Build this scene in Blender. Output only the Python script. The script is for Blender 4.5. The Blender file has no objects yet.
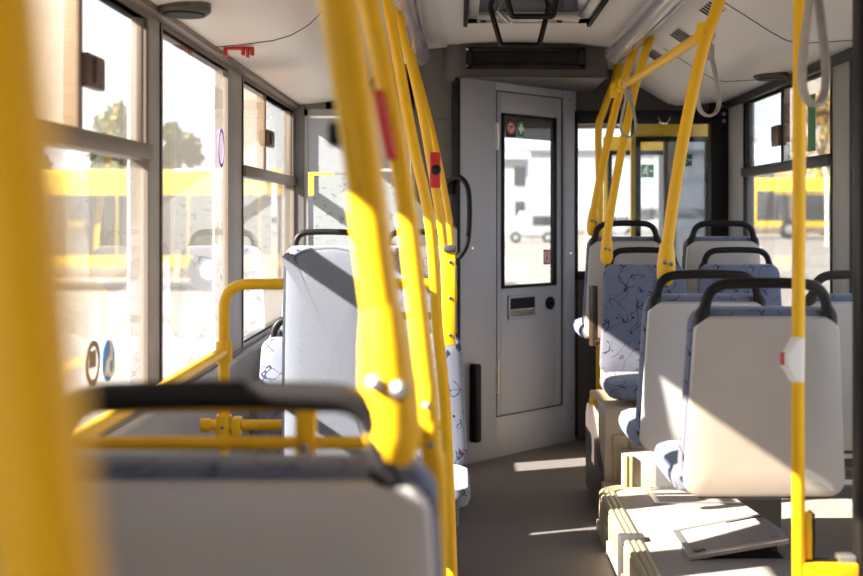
import bpy, bmesh, math, random
from mathutils import Vector, Matrix, noise
random.seed(7)
C = bpy.context.scene.collection
F = 1199.0; VX = 459.0; VY = 216.0; H = 1.3

def P(px, py, d):
    return Vector(((px - VX) / F * d, d, H - (py - VY) / F * d))

# ------------------------------------------------------------------ materials
def nodes(name):
    m = bpy.data.materials.new(name); m.use_nodes = True
    nt = m.node_tree; nt.nodes.clear()
    out = nt.nodes.new('ShaderNodeOutputMaterial')
    return m, nt, out

def N(nt, t, **kw):
    n = nt.nodes.new(t)
    for k, v in kw.items():
        if k in n.inputs: n.inputs[k].default_value = v
        else: setattr(n, k, v)
    return n

def mat(name, col, rough=0.5, metal=0.0, var=0.08, scale=6.0, bump=0.0, bscale=60.0, spec=0.5, coat=0.0):
    m, nt, out = nodes(name)
    L = nt.links.new
    b = N(nt, 'ShaderNodeBsdfPrincipled', Roughness=rough, Metallic=metal)
    b.inputs['Specular IOR Level'].default_value = spec
    b.inputs['Coat Weight'].default_value = coat
    tc = N(nt, 'ShaderNodeTexCoord')
    nz = N(nt, 'ShaderNodeTexNoise', Scale=scale, Detail=4.0)
    L(tc.outputs['Object'], nz.inputs['Vector'])
    rp = N(nt, 'ShaderNodeValToRGB')
    rp.color_ramp.elements[0].position = 0.3; rp.color_ramp.elements[1].position = 0.7
    rp.color_ramp.elements[0].color = [c * (1 - var) for c in col] + [1]
    rp.color_ramp.elements[1].color = [min(1, c * (1 + var)) for c in col] + [1]
    L(nz.outputs['Fac'], rp.inputs['Fac']); L(rp.outputs['Color'], b.inputs['Base Color'])
    if bump:
        n2 = N(nt, 'ShaderNodeTexNoise', Scale=bscale, Detail=2.0)
        L(tc.outputs['Object'], n2.inputs['Vector'])
        bp = N(nt, 'ShaderNodeBump', Strength=bump, Distance=0.002)
        L(n2.outputs['Fac'], bp.inputs['Height']); L(bp.outputs['Normal'], b.inputs['Normal'])
    L(b.outputs[0], out.inputs[0])
    return m

def glass(name, tint=(0.93, 0.95, 0.95), refl=0.7, haze=0.0, hazecol=(0.7, 0.6, 0.5)):
    """Thin sheet: transmits its tint, mirrors more at grazing angles, with an optional film that paints in haze."""
    m, nt, out = nodes(name); L = nt.links.new
    tr = N(nt, 'ShaderNodeBsdfTransparent'); tr.inputs[0].default_value = (*tint, 1)
    gl = N(nt, 'ShaderNodeBsdfGlossy', Roughness=0.0); gl.inputs[0].default_value = (1, 1, 1, 1)
    lw = N(nt, 'ShaderNodeLayerWeight', Blend=0.5)
    pw = N(nt, 'ShaderNodeMath', operation='POWER'); pw.inputs[1].default_value = 5.0
    mu = N(nt, 'ShaderNodeMath', operation='MULTIPLY_ADD'); mu.inputs[1].default_value = refl; mu.inputs[2].default_value = 0.03
    L(lw.outputs['Facing'], pw.inputs[0]); L(pw.outputs[0], mu.inputs[0])
    mx = N(nt, 'ShaderNodeMixShader'); L(mu.outputs[0], mx.inputs[0])
    base = tr
    if haze > 0:
        di = N(nt, 'ShaderNodeBsdfDiffuse'); di.inputs[0].default_value = (*hazecol, 1)
        tl = N(nt, 'ShaderNodeBsdfTranslucent'); tl.inputs[0].default_value = (*hazecol, 1)
        m2 = N(nt, 'ShaderNodeMixShader'); m2.inputs[0].default_value = 0.5
        L(di.outputs[0], m2.inputs[1]); L(tl.outputs[0], m2.inputs[2])
        m1 = N(nt, 'ShaderNodeMixShader'); m1.inputs[0].default_value = haze
        L(tr.outputs[0], m1.inputs[1]); L(m2.outputs[0], m1.inputs[2]); base = m1
    L(base.outputs[0], mx.inputs[1]); L(gl.outputs[0], mx.inputs[2]); L(mx.outputs[0], out.inputs[0])
    return m

def fabric(name, base=(0.140, 0.165, 0.245), patt=True):
    m, nt, out = nodes(name); L = nt.links.new
    b = N(nt, 'ShaderNodeBsdfPrincipled', Roughness=0.95)
    b.inputs['Specular IOR Level'].default_value = 0.1
    b.inputs['Sheen Weight'].default_value = 0.25
    tc = N(nt, 'ShaderNodeTexCoord')
    wv = N(nt, 'ShaderNodeTexNoise', Scale=260.0, Detail=1.0); L(tc.outputs['Object'], wv.inputs['Vector'])
    cr = N(nt, 'ShaderNodeValToRGB')
    cr.color_ramp.elements[0].color = [c * 0.8 for c in base] + [1]; cr.color_ramp.elements[1].color = [min(1, c * 1.2) for c in base] + [1]
    L(wv.outputs['Fac'], cr.inputs['Fac'])
    col = cr.outputs['Color']
    if patt:
        # broken wandering dark lines
        n1 = N(nt, 'ShaderNodeTexNoise', Scale=17.0, Detail=0.8); L(tc.outputs['Object'], n1.inputs['Vector'])
        s = N(nt, 'ShaderNodeMath', operation='SUBTRACT'); s.inputs[1].default_value = 0.5; L(n1.outputs['Fac'], s.inputs[0])
        a = N(nt, 'ShaderNodeMath', operation='ABSOLUTE'); L(s.outputs[0], a.inputs[0])
        lt = N(nt, 'ShaderNodeMath', operation='LESS_THAN'); lt.inputs[1].default_value = 0.011; L(a.outputs[0], lt.inputs[0])
        n1b = N(nt, 'ShaderNodeTexNoise', Scale=14.0, Detail=0.4); 
        mp = N(nt, 'ShaderNodeMapping'); mp.inputs['Location'].default_value = (3.1, 7.7, 1.3); L(tc.outputs['Object'], mp.inputs['Vector']); L(mp.outputs[0], n1b.inputs['Vector'])
        s2 = N(nt, 'ShaderNodeMath', operation='SUBTRACT'); s2.inputs[1].default_value = 0.47; L(n1b.outputs['Fac'], s2.inputs[0])
        a2 = N(nt, 'ShaderNodeMath', operation='ABSOLUTE'); L(s2.outputs[0], a2.inputs[0])
        lt2 = N(nt, 'ShaderNodeMath', operation='LESS_THAN'); lt2.inputs[1].default_value = 0.009; L(a2.outputs[0], lt2.inputs[0])
        mxx = N(nt, 'ShaderNodeMath', operation='MAXIMUM'); L(lt.outputs[0], mxx.inputs[0]); L(lt2.outputs[0], mxx.inputs[1])
        n2 = N(nt, 'ShaderNodeTexNoise', Scale=15.0, Detail=0.0); 
        mp2 = N(nt, 'ShaderNodeMapping'); mp2.inputs['Location'].default_value = (9.1, 2.7, 5.3); L(tc.outputs['Object'], mp2.inputs['Vector']); L(mp2.outputs[0], n2.inputs['Vector'])
        g = N(nt, 'ShaderNodeMath', operation='GREATER_THAN'); g.inputs[1].default_value = 0.46; L(n2.outputs['Fac'], g.inputs[0])
        ml = N(nt, 'ShaderNodeMath', operation='MULTIPLY'); L(mxx.outputs[0], ml.inputs[0]); L(g.outputs[0], ml.inputs[1])
        # dots, some black and some orange
        vo = N(nt, 'ShaderNodeTexVoronoi', Scale=17.0); L(tc.outputs['Object'], vo.inputs['Vector'])
        d = N(nt, 'ShaderNodeMath', operation='LESS_THAN'); d.inputs[1].default_value = 0.10; L(vo.outputs['Distance'], d.inputs[0])
        sep = N(nt, 'ShaderNodeSeparateColor'); L(vo.outputs['Color'], sep.inputs[0])
        k = N(nt, 'ShaderNodeMath', operation='GREATER_THAN'); k.inputs[1].default_value = 0.5; L(sep.outputs[0], k.inputs[0])
        dc = N(nt, 'ShaderNodeMix', data_type='RGBA'); dc.inputs['A'].default_value = (0.02, 0.02, 0.04, 1); dc.inputs['B'].default_value = (0.35, 0.12, 0.08, 1)
        L(k.outputs[0], dc.inputs['Factor'])
        x1 = N(nt, 'ShaderNodeMix', data_type='RGBA'); L(ml.outputs[0], x1.inputs['Factor']); L(col, x1.inputs['A']); x1.inputs['B'].default_value = (0.025, 0.03, 0.06, 1)
        x2 = N(nt, 'ShaderNodeMix', data_type='RGBA'); L(d.outputs[0], x2.inputs['Factor']); L(x1.outputs['Result'], x2.inputs['A']); L(dc.outputs['Result'], x2.inputs['B'])
        col = x2.outputs['Result']
    L(col, b.inputs['Base Color'])
    bp = N(nt, 'ShaderNodeBump', Strength=0.25, Distance=0.001); L(wv.outputs['Fac'], bp.inputs['Height']); L(bp.outputs['Normal'], b.inputs['Normal'])
    L(b.outputs[0], out.inputs[0])
    return m

def paper(name, base, ink, scale, thr):
    """Printed sheet: lines of print and a blotchy drawing."""
    m, nt, out = nodes(name); L = nt.links.new
    b = N(nt, 'ShaderNodeBsdfPrincipled', Roughness=0.7)
    tl = N(nt, 'ShaderNodeBsdfTranslucent')
    tc = N(nt, 'ShaderNodeTexCoord')
    mp = N(nt, 'ShaderNodeMapping'); mp.inputs['Scale'].default_value = (1, 1, 1.8); L(tc.outputs['Object'], mp.inputs['Vector'])
    nz = N(nt, 'ShaderNodeTexNoise', Scale=scale, Detail=5.0, Roughness=0.7); L(mp.outputs[0], nz.inputs['Vector'])
    rp = N(nt, 'ShaderNodeValToRGB')
    rp.color_ramp.elements[0].position = thr; rp.color_ramp.elements[0].color = (*ink, 1)
    rp.color_ramp.elements[1].position = thr + 0.08; rp.color_ramp.elements[1].color = (*base, 1)
    L(nz.outputs['Fac'], rp.inputs['Fac'])
    L(rp.outputs[0], b.inputs['Base Color']); L(rp.outputs[0], tl.inputs[0])
    mx = N(nt, 'ShaderNodeMixShader'); mx.inputs[0].default_value = 0.6
    L(b.outputs[0], mx.inputs[1]); L(tl.outputs[0], mx.inputs[2]); L(mx.outputs[0], out.inputs[0])
    return m

M = {}
M['yellow'] = mat('yellow_paint', (0.80, 0.445, 0.009), 0.36, var=0.03, spec=0.3)
M['yellow_dull'] = mat('yellow_panel', (0.70, 0.47, 0.03), 0.45, var=0.05)
M['black'] = mat('black_plastic', (0.010, 0.009, 0.009), 0.42, var=0.2, bump=0.2, bscale=300, spec=0.22)
M['rubber'] = mat('black_rubber', (0.009, 0.009, 0.010), 0.6, var=0.2, spec=0.2)
M['dark'] = mat('dark_panel', (0.055, 0.05, 0.048), 0.5, var=0.1)
M['cab'] = mat('cab_grey_panel', (0.36, 0.375, 0.425), 0.42, var=0.05, scale=2.0, bump=0.08, bscale=250)
M['corner'] = mat('corner_strip_cream', (0.55, 0.43, 0.17), 0.45, var=0.05)
M['parti'] = mat('partition_dark_panel', (0.065, 0.056, 0.052), 0.5, var=0.06, scale=2.0, spec=0.3)
M['cabdark'] = mat('cab_dark_panel', (0.115, 0.104, 0.098), 0.5, var=0.06, scale=2.0)
M['header'] = mat('header_panel', (0.075, 0.066, 0.060), 0.45, var=0.05)
M['shell'] = mat('seat_shell_plastic', (0.46, 0.435, 0.415), 0.42, var=0.04, scale=5, bump=0.12, bscale=350)
M['ceiling'] = mat('ceiling_laminate', (0.69, 0.655, 0.62), 0.45, var=0.03, scale=1.5)
M['wall'] = mat('wall_laminate', (0.36, 0.345, 0.335), 0.5, var=0.05)
M['pillar'] = mat('pillar_grey', (0.30, 0.285, 0.275), 0.5, var=0.05)
M['floor'] = mat('floor_vinyl', (0.145, 0.128, 0.120), 0.55, var=0.12, scale=90, bump=0.15, bscale=180)
M['platform'] = mat('platform_vinyl_sunlit', (0.30, 0.26, 0.225), 0.55, var=0.10, scale=90, bump=0.15, bscale=180)  # floor vinyl with the sunlit beige put into its base colour
M['beige'] = mat('beige_box', (0.40, 0.33, 0.25), 0.5, var=0.06)
M['brown'] = mat('brown_panel', (0.06, 0.048, 0.042), 0.5, var=0.1)
M['alu'] = mat('aluminium', (0.55, 0.54, 0.52), 0.32, 0.85, var=0.08)
M['chrome'] = mat('chrome', (0.8, 0.8, 0.8), 0.12, 1.0, var=0.02)
M['bolt'] = mat('bolt_steel', (0.22, 0.22, 0.23), 0.5, 0.8, var=0.05)
M['edge'] = mat('edge_trim', (0.34, 0.275, 0.16), 0.4, var=0.08)
M['tube'] = mat('lamp_tube_plastic', (0.34, 0.32, 0.35), 0.22, var=0.03, coat=0.4)
M['fabric'] = fabric('moquette_blue')
M['fabric_sunlit'] = fabric('moquette_sunlit', (0.20, 0.213, 0.265))  # same moquette as the blue, sunlit paleness put into its base
M['pad'] = fabric('pad_cloth', (0.155, 0.165, 0.195), patt=False)
M['strap'] = mat('grey_webbing', (0.33, 0.31, 0.29), 0.8, var=0.1, scale=60, bump=0.4, bscale=400)
M['red'] = mat('red_plastic', (0.50, 0.018, 0.012), 0.35, var=0.05)
M['white'] = mat('white_plastic', (0.75, 0.74, 0.73), 0.4, var=0.03)
M['signwhite'] = mat('sign_white', (0.85, 0.86, 0.84), 0.5, var=0.02)
M['signgreen'] = mat('sign_green', (0.01, 0.17, 0.075), 0.5, var=0.03)
M['signred'] = mat('sign_red', (0.55, 0.03, 0.03), 0.5, var=0.03)
M['signblue'] = mat('sign_blue', (0.04, 0.20, 0.62), 0.5, var=0.03)
M['signblack'] = mat('sign_black', (0.015, 0.012, 0.013), 0.6, var=0.03)
M['signpurple'] = mat('sign_purple', (0.25, 0.16, 0.55), 0.5, var=0.03)
M['glass'] = glass('window_glass', (0.79, 0.80, 0.81), 1.1, 0.05, (0.85, 0.78, 0.66))  # warm film paints in the bright sun haze on the panes
M['glass_tan'] = glass('sliding_pane_glass', (0.77, 0.71, 0.63), 1.0, 0.10, (0.62, 0.50, 0.38))  # tan tint and film paint in the beige interior reflection
M['glass_dark'] = glass('smoked_glass', (0.28, 0.28, 0.28), 0.6, 0.15, (0.4, 0.4, 0.4))
M['glass_clear'] = glass('partition_glass', (0.95, 0.96, 0.96), 0.5)
M['glass_grey'] = glass('grey_leaf_glass', (0.40, 0.43, 0.47), 0.5, 0.3, (0.5, 0.52, 0.55))  # grey tint stands for what shows grey beyond the leaf
M['paper'] = paper('printed_notice', (0.56, 0.58, 0.61), (0.34, 0.36, 0.41), 14.0, 0.34)
M['map'] = paper('printed_map', (0.54, 0.565, 0.57), (0.22, 0.27, 0.28), 22.0, 0.36)
M['asphalt'] = mat('yard_concrete', (0.175, 0.148, 0.122), 0.9, var=0.12, scale=0.3)
M['busyellow'] = mat('bus_yellow_paint', (0.62, 0.40, 0.02), 0.35, var=0.03)
M['busglass'] = mat('bus_dark_windows', (0.03, 0.03, 0.035), 0.1, var=0.1)
M['building'] = mat('pale_cladding', (0.36, 0.365, 0.37), 0.7, var=0.03, scale=0.3)
M['shed'] = mat('blue_cladding', (0.35, 0.43, 0.52), 0.7, var=0.04, scale=0.3)
M['shedroof'] = mat('blue_roof', (0.45, 0.54, 0.62), 0.6, var=0.04, scale=0.3)
M['carwhite'] = mat('car_paint_white', (0.30, 0.31, 0.32), 0.3, var=0.02)
M['cargrey'] = mat('car_paint_grey', (0.35, 0.37, 0.40), 0.3, var=0.02)
M['leaf'] = mat('leaves_green', (0.11, 0.12, 0.035), 0.8, var=0.4, scale=1.0)
M['leafgold'] = mat('leaves_gold', (0.26, 0.19, 0.05), 0.8, var=0.35, scale=1.0)
M['bark'] = mat('bark', (0.10, 0.075, 0.05), 0.9, var=0.2)

# ------------------------------------------------------------------ mesh builder
class MB:
    def __init__(self): self.bm = bmesh.new()
    def _add(self, verts, M4):
        if M4 is not None:
            bmesh.ops.transform(self.bm, matrix=M4, verts=verts)
        return self
    def box(self, x0, x1, y0, y1, z0, z1, bev=0.0, seg=2, M4=None):
        r = bmesh.ops.create_cube(self.bm, size=1.0)
        vs = r['verts']
        for v in vs:
            v.co = Vector(((x0 + x1) / 2 + v.co.x * (x1 - x0), (y0 + y1) / 2 + v.co.y * (y1 - y0), (z0 + z1) / 2 + v.co.z * (z1 - z0)))
        if bev > 0:
            es = list({e for v in vs for e in v.link_edges})
            r2 = bmesh.ops.bevel(self.bm, geom=es, offset=bev, segments=seg, affect='EDGES', profile=0.5)
            vs = list({v for f in r2['faces'] for v in f.verts} | {v for v in vs if v.is_valid})
        return self._add(vs, M4)
    def rings(self, rs, cap=True, closed=True, M4=None):
        """Loft closed rings (lists of Vectors)."""
        bm = self.bm
        V = [[bm.verts.new(p) for p in r] for r in rs]
        n = len(V[0])
        for a, b in zip(V[:-1], V[1:]):
            for i in range(n if closed else n - 1):
                j = (i + 1) % n
                bm.faces.new((a[i], a[j], b[j], b[i]))
        if cap and closed:
            bm.faces.new(V[0][::-1]); bm.faces.new(V[-1])
        return self._add([v for r in V for v in r], M4)
    def tube(self, pts, r, seg=12, cap=True, M4=None, flat=None):
        """Sweep a circle (or ellipse, flat=(a,b,axis)) along points; r may be a list."""
        pts = [Vector(p) for p in pts]
        rr = r if isinstance(r, (list, tuple)) else [r] * len(pts)
        T = []
        for i in range(len(pts)):
            a = pts[max(i - 1, 0)]; b = pts[min(i + 1, len(pts) - 1)]
            T.append((b - a).normalized())
        u = Vector((0, 0, 1)) if abs(T[0].z) < 0.9 else Vector((0, 1, 0))
        if flat: u = Vector(flat[2])
        n = (u - T[0] * u.dot(T[0])).normalized()
        rs = []
        for i, p in enumerate(pts):
            n = (n - T[i] * n.dot(T[i])).normalized()
            b = T[i].cross(n)
            fa, fb = (flat[0], flat[1]) if flat else (1, 1)
            rs.append([p + (n * math.cos(t) * fa + b * math.sin(t) * fb) * rr[i] for t in [2 * math.pi * k / seg for k in range(seg)]])
        return self.rings(rs, cap, True, M4)
    def cyl(self, p0, p1, r, seg=20, M4=None):
        return self.tube([p0, p1], r, seg, True, M4)
    def slab(self, outline, y0, y1, bev, M4=None, axis='Y', dome=0.0):
        """Extrude a 2D outline (x,z) from y0 to y1 with softened rims and an optional domed rear/front face."""
        c = Vector((sum(p[0] for p in outline) / len(outline), sum(p[1] for p in outline) / len(outline)))
        n = len(outline)
        def inset(k):
            o = []
            for i in range(n):
                a = Vector(outline[i - 1]); p = Vector(outline[i]); b = Vector(outline[(i + 1) % n])
                t = (b - a); nn = Vector((-t.y, t.x))
                if nn.length: nn.normalize()
                if nn.dot(c - p) < 0: nn = -nn
                o.append(p + nn * k)
            return o
        rs = []
        for k, yy in ((bev, y0), (bev * 0.3, y0 + bev * 0.3), (0, y0 + bev), (0, y1 - bev), (bev * 0.3, y1 - bev * 0.3), (bev, y1)):
            rs.append([Vector((p.x, yy, p.y)) for p in inset(k)])
        bm = self.bm
        V = [[bm.verts.new(p) for p in r] for r in rs]
        for a, b in zip(V[:-1], V[1:]):
            for i in range(n):
                j = (i + 1) % n
                bm.faces.new((a[i], a[j], b[j], b[i]))
        allv = [v for r in V for v in r]
        for ring, yy, sgn in ((V[0], y0, -1), (V[-1], y1, 1)):
            prev = ring
            for s, dd in ((0.75, 0.55), (0.4, 0.9)):
                new = [bm.verts.new((c.x + (v.co.x - c.x) * s, yy + sgn * dome * dd, c.y + (v.co.z - c.y) * s)) for v in ring]
                for i in range(n):
                    j = (i + 1) % n
                    bm.faces.new((prev[i], prev[j], new[j], new[i]))
                prev = new; allv += new
            cv = bm.verts.new((c.x, yy + sgn * dome, c.y)); allv.append(cv)
            for i in range(n):
                bm.faces.new((prev[i], prev[(i + 1) % n], cv))
        return self._add(allv, M4)
    def poly(self, pts3, thick, direction, M4=None):
        """Flat polygon in 3D given thickness along a direction."""
        d = Vector(direction).normalized() * thick
        return self.rings([[Vector(p) for p in pts3], [Vector(p) + d for p in pts3]], True, True, M4)
    def disc(self, c, r, thick, nrm, seg=28, ry=None, M4=None):
        nrm = Vector(nrm).normalized()
        u = Vector((0, 0, 1)) if abs(nrm.z) < 0.9 else Vector((1, 0, 0))
        u = (u - nrm * u.dot(nrm)).normalized(); v = nrm.cross(u)
        ry = ry or r
        pts = [Vector(c) + u * ry * math.cos(t) + v * r * math.sin(t) for t in [2 * math.pi * k / seg for k in range(seg)]]
        return self.poly(pts, thick, nrm, M4)
    def ring(self, c, r0, r1, thick, nrm, seg=28, asp=1.0, M4=None):
        nrm = Vector(nrm).normalized()
        u = Vector((0, 0, 1)) if abs(nrm.z) < 0.9 else Vector((1, 0, 0))
        u = (u - nrm * u.dot(nrm)).normalized(); v = nrm.cross(u)
        bm = self.bm; V = []
        for off in (0, thick):
            for rr in (r0, r1):
                V.append([bm.verts.new(Vector(c) + nrm * off + u * rr * asp * math.cos(t) + v * rr * math.sin(t)) for t in [2 * math.pi * k / seg for k in range(seg)]])
        a, b, c2, d = V
        for i in range(seg):
            j = (i + 1) % seg
            for p, q in ((a, b), (b, d), (d, c2), (c2, a)):
                bm.faces.new((p[i], p[j], q[j], q[i]))
        return self._add([v for r in V for v in r], M4)
    def grid_profile(self, prof, y0, y1, ny=2, thick=0.0):
        bm = self.bm; rows = []
        for k in range(ny):
            y = y0 + (y1 - y0) * k / (ny - 1)
            rows.append([bm.verts.new((x, y, z)) for x, z in prof] + ([bm.verts.new((x, y, z + thick)) for x, z in prof[::-1]] if thick else []))
        n = len(rows[0])
        for a, b in zip(rows[:-1], rows[1:]):
            for i in range(n if thick else n - 1):
                j = (i + 1) % n
                bm.faces.new((a[i], a[j], b[j], b[i]))
        if thick:
            bm.faces.new(rows[0]); bm.faces.new(rows[-1][::-1])
        return self
    def build(self, name, m, parent=None, world=False, sharp=38):
        bm = self.bm
        bmesh.ops.remove_doubles(bm, verts=bm.verts, dist=1e-6)
        bmesh.ops.recalc_face_normals(bm, faces=bm.faces)
        if parent is None:
            lo = Vector((1e9,) * 3); hi = Vector((-1e9,) * 3)
            for v in bm.verts:
                for i in range(3):
                    lo[i] = min(lo[i], v.co[i]); hi[i] = max(hi[i], v.co[i])
            off = Vector(((lo.x + hi.x) / 2, (lo.y + hi.y) / 2, lo.z))
        elif world:
            off = parent.location.copy()
            q = parent.parent
            while q is not None: off += q.location; q = q.parent
        else: off = Vector((0, 0, 0))
        for v in bm.verts: v.co -= off
        for f in bm.faces: f.smooth = True
        cs = math.radians(sharp)
        for e in bm.edges:
            if len(e.link_faces) == 2:
                e.smooth = e.calc_face_angle(0) < cs
        me = bpy.data.meshes.new(name); bm.to_mesh(me); bm.free()
        me.materials.append(m)
        o = bpy.data.objects.new(name, me); C.objects.link(o)
        if parent is None: o.location = off
        else: o.parent = parent
        return o

def tag(o, label=None, cat=None, group=None, kind=None):
    if label: o['label'] = label
    if cat: o['category'] = cat
    if group: o['group'] = group
    if kind: o['kind'] = kind
    return o
def thing(name, label, cat, loc=(0, 0, 0), rotz=0.0, group=None):
    o = bpy.data.objects.new(name, None); C.objects.link(o)
    o.empty_display_size = 0.1
    o.location = loc; o.rotation_euler = (0, 0, rotz)
    return tag(o, label, cat, group)
def struct(name, mb, m, label=None):
    o = mb.build(name, m); o['kind'] = 'structure'
    if label: o['label'] = label
    return o
def dup(root, loc, label=None):
    r = root.copy(); C.objects.link(r); r.location = loc
    if label: r['label'] = label
    for ch in list(root.children):
        c = ch.copy(); C.objects.link(c); c.parent = r
        for g in list(ch.children):
            d = g.copy(); C.objects.link(d); d.parent = c
    return r
def smooth_path(pts, n=8):
    pts = [Vector(p) for p in pts]; out = []
    for i in range(len(pts) - 1):
        p0 = pts[max(i - 1, 0)]; p1 = pts[i]; p2 = pts[i + 1]; p3 = pts[min(i + 2, len(pts) - 1)]
        for k in range(n):
            t = k / n
            out.append(0.5 * ((2 * p1) + (p2 - p0) * t + (2 * p0 - 5 * p1 + 4 * p2 - p3) * t * t + (3 * p1 - p0 - 3 * p2 + p3) * t ** 3))
    out.append(pts[-1]); return out
def round_path(pts, rad, n=7):
    """Polyline with rounded corners."""
    pts = [Vector(p) for p in pts]; out = [pts[0]]
    for i in range(1, len(pts) - 1):
        a, p, b = pts[i - 1], pts[i], pts[i + 1]
        da = (a - p); db = (b - p)
        k = min(rad, da.length * 0.49, db.length * 0.49)
        s = p + da.normalized() * k; e = p + db.normalized() * k
        for j in range(n + 1):
            t = j / n
            out.append(s * (1 - t) ** 2 + p * 2 * t * (1 - t) + e * t * t)
    out.append(pts[-1]); return out
def rrect(x0, x1, z0, z1, r, n=6, top=None):
    """Rounded outline; top=(x0,x1) narrows the top edge."""
    tx0, tx1 = top if top else (x0, x1)
    cs = [((x0, z0), (1, 1), 180), ((x1, z0), (-1, 1), 270), ((tx1, z1), (-1, -1), 0), ((tx0, z1), (1, -1), 90)]
    o = []
    for (x, z), (sx, sz), a0 in cs:
        cx, cz = x + sx * r, z + sz * r
        for k in range(n + 1):
            a = math.radians(a0 + 90 * k / n)
            o.append((cx + r * math.cos(a), cz + r * math.sin(a)))
    return o

# ------------------------------------------------------------------ the setting
XL, XR = -0.87, 1.55
Y0, Y1 = -2.6, 8.9
mb = MB(); mb.box(XL - .06, XR + .06, Y0, Y1 + .05, -0.12, 0.0)
struct('floor', mb, M['floor'], 'dark grey vinyl aisle floor')

PROF = [(1.62, 1.965), (1.50, 1.955), (1.36, 1.945), (1.26, 1.94), (1.21, 1.952), (1.15, 1.985), (0.97, 2.10), (0.88, 2.15), (0.80, 2.172),
        (0.60, 2.19), (0.285, 2.20), (-0.03, 2.19), (-0.23, 2.172), (-0.31, 2.145), (-0.40, 2.08), (-0.52, 1.96), (-0.58, 1.925), (-0.64, 1.907), (-0.75, 1.893), (-0.94, 1.875)]
def zceil(x):
    for (a, za), (b, zb) in zip(PROF[:-1], PROF[1:]):
        if b <= x <= a: return zb + (za - zb) * (x - b) / (a - b)
    return PROF[0][1] if x > 0 else PROF[-1][1]
mb = MB(); mb.grid_profile(PROF, Y0, Y1 + 0.1, 2, 0.0)
# roof skin above
mb.rings([[Vector((XR + .08, y, 1.99)), Vector((XR + .08, y, 2.2)), Vector((1.2, y, 2.4)), Vector((-.5, y, 2.4)), Vector((XL - .08, y, 2.15)), Vector((XL - .08, y, 1.9))] for y in (Y0, Y1 + .1)], cap=False, closed=False)
ceil = struct('ceiling', mb, M['ceiling'], 'cream moulded bus ceiling')
for yj in (4.14, 4.44, 5.7, 2.6):
    j = MB()
    pr = [(x, z) for x, z in PROF if (x < -0.28 if yj in (4.14, 2.6) else x > 0.9)]
    if yj == 4.14: pr = [p for p in pr]
    j.tube([Vector((x, yj, z - 0.0005)) for x, z in pr], 0.0022, 6)
    if len(pr) > 1: j.build('seam', M['rubber'], ceil, world=True)

def side_wall(name, x0, x1, zlow, ztop, pillars, top2, sun_block=()):
    mb = MB()
    mb.box(x0, x1, Y0, Y1, 0.0, zlow, 0.004)
    mb.box(x0, x1, Y0, Y1, ztop, top2, 0.004)
    for a, b in pillars: mb.box(x0, x1, a, b, zlow, ztop, 0.006)
    for a, b, z in sun_block: mb.box(x0, x1, a, b, zlow, z, 0.004)
    return mb
LP = [(-2.6, -2.3), (-.9, -.75), (-.1, .95), (1.75, 1.85), (3.354, 3.489), (4.516, 4.807), (6.31, 6.5)]  # long closed stretch beside the camera added unseen to block sun
struct('wall_left', side_wall('w', XL - .06, XL, .77, 1.865, LP, 1.93, ((.95, 1.75, 1.53),)), M['pillar'], 'grey side wall with window pillars beside the wheelchair space')  # unseen raised panel added to cut the sun on the near seat
RP = [(-2.6, -2.3), (-2.3, 1.0), (1.5, 1.62), (2.78, 2.9), (4.75, 4.98), (6.53, 7.02)]  # long closed stretch added unseen to keep light off the near pole
wr = side_wall('w', XR, XR + .06, .80, 1.93, RP, 2.0)
struct('wall_right', wr, M['pillar'], 'grey side wall with window pillars behind the seats')
mb = MB(); mb.box(XL - .06, XR + .06, Y0 - .06, Y0, -.1, 2.2); struct('wall_back', mb, M['wall'], 'rear bulkhead')

def strips_x(mb, x0, x1, y0, y1, z0, z1, w):
    """window surround of four bars lying in a wall of constant x"""
    mb.box(x0, x1, y0, y1, z0, z0 + w); mb.box(x0, x1, y0, y1, z1 - w, z1)
    mb.box(x0, x1, y0, y0 + w, z0 + w, z1 - w); mb.box(x0, x1, y1 - w, y1, z0 + w, z1 - w)
def window_side(name, side, y0, y1, z0, z1, transom=None, split=None, tan='near', catch=None, label=None):
    xi = XL if side < 0 else XR
    a, b = (xi - .045, xi + .004) if side < 0 else (xi - .004, xi + .045)
    mb = MB(); strips_x(mb, a, b, y0, y1, z0, z1, .018)
    if transom: mb.box(a - (0 if side < 0 else .012), b + (.012 if side < 0 else 0), y0, y1, transom[0], transom[1], .004)
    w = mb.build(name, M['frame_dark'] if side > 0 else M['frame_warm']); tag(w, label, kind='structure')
    gx0, gx1 = (xi - .011, xi - .006) if side < 0 else (xi + .006, xi + .011)
    zt = transom[0] if transom else z1
    g = MB(); g.box(gx0, gx1, y0 + .012, y1 - .012, z0 + .012, zt - (0 if transom else .012)); g.build('pane', M['glass'], w, world=True)
    if transom:
        s = split
        g = MB(); g.box(gx0, gx1, y0 + .012, s, transom[1], z1 - .012); g.build('pane', M['glass_tan'] if tan == 'near' else M['glass'], w, world=True)
        g = MB(); dx = -.012 if side < 0 else .012
        g.box(gx0 + dx, gx1 + dx, s, y1 - .012, transom[1], z1 - .012); g.build('pane', M['glass'], w, world=True)
        g = MB(); g.box(a + .005, b - .005, s - .012, s + .012, transom[1], z1 - .015, .003); g.box(a + .008, b - .008, y1 - .05, y1 - .03, transom[1], z1 - .015, .003)
        g.build('sash', M['frame_dark'] if side > 0 else M['frame_warm'], w, world=True)
        if catch:
            g = MB(); cy0, cy1, cz0, cz1 = catch
            cx0, cx1 = (xi - .012, xi + .016) if side < 0 else (xi - .016, xi + .012)
            g.box(cx0, cx1, cy0, cy1, cz0, cz1, .006); g.box(cx0 + .004, cx1 + (.008 if side < 0 else -.002), cy0 + .03, cy0 + .045, cz0 + .01, cz1 - .01, .003)
            g.build('catch', M['catch'], w, world=True)
    return w
M['frame_warm'] = mat('window_frame_brown', (0.16, 0.125, 0.10), 0.4, var=0.05)
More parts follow.
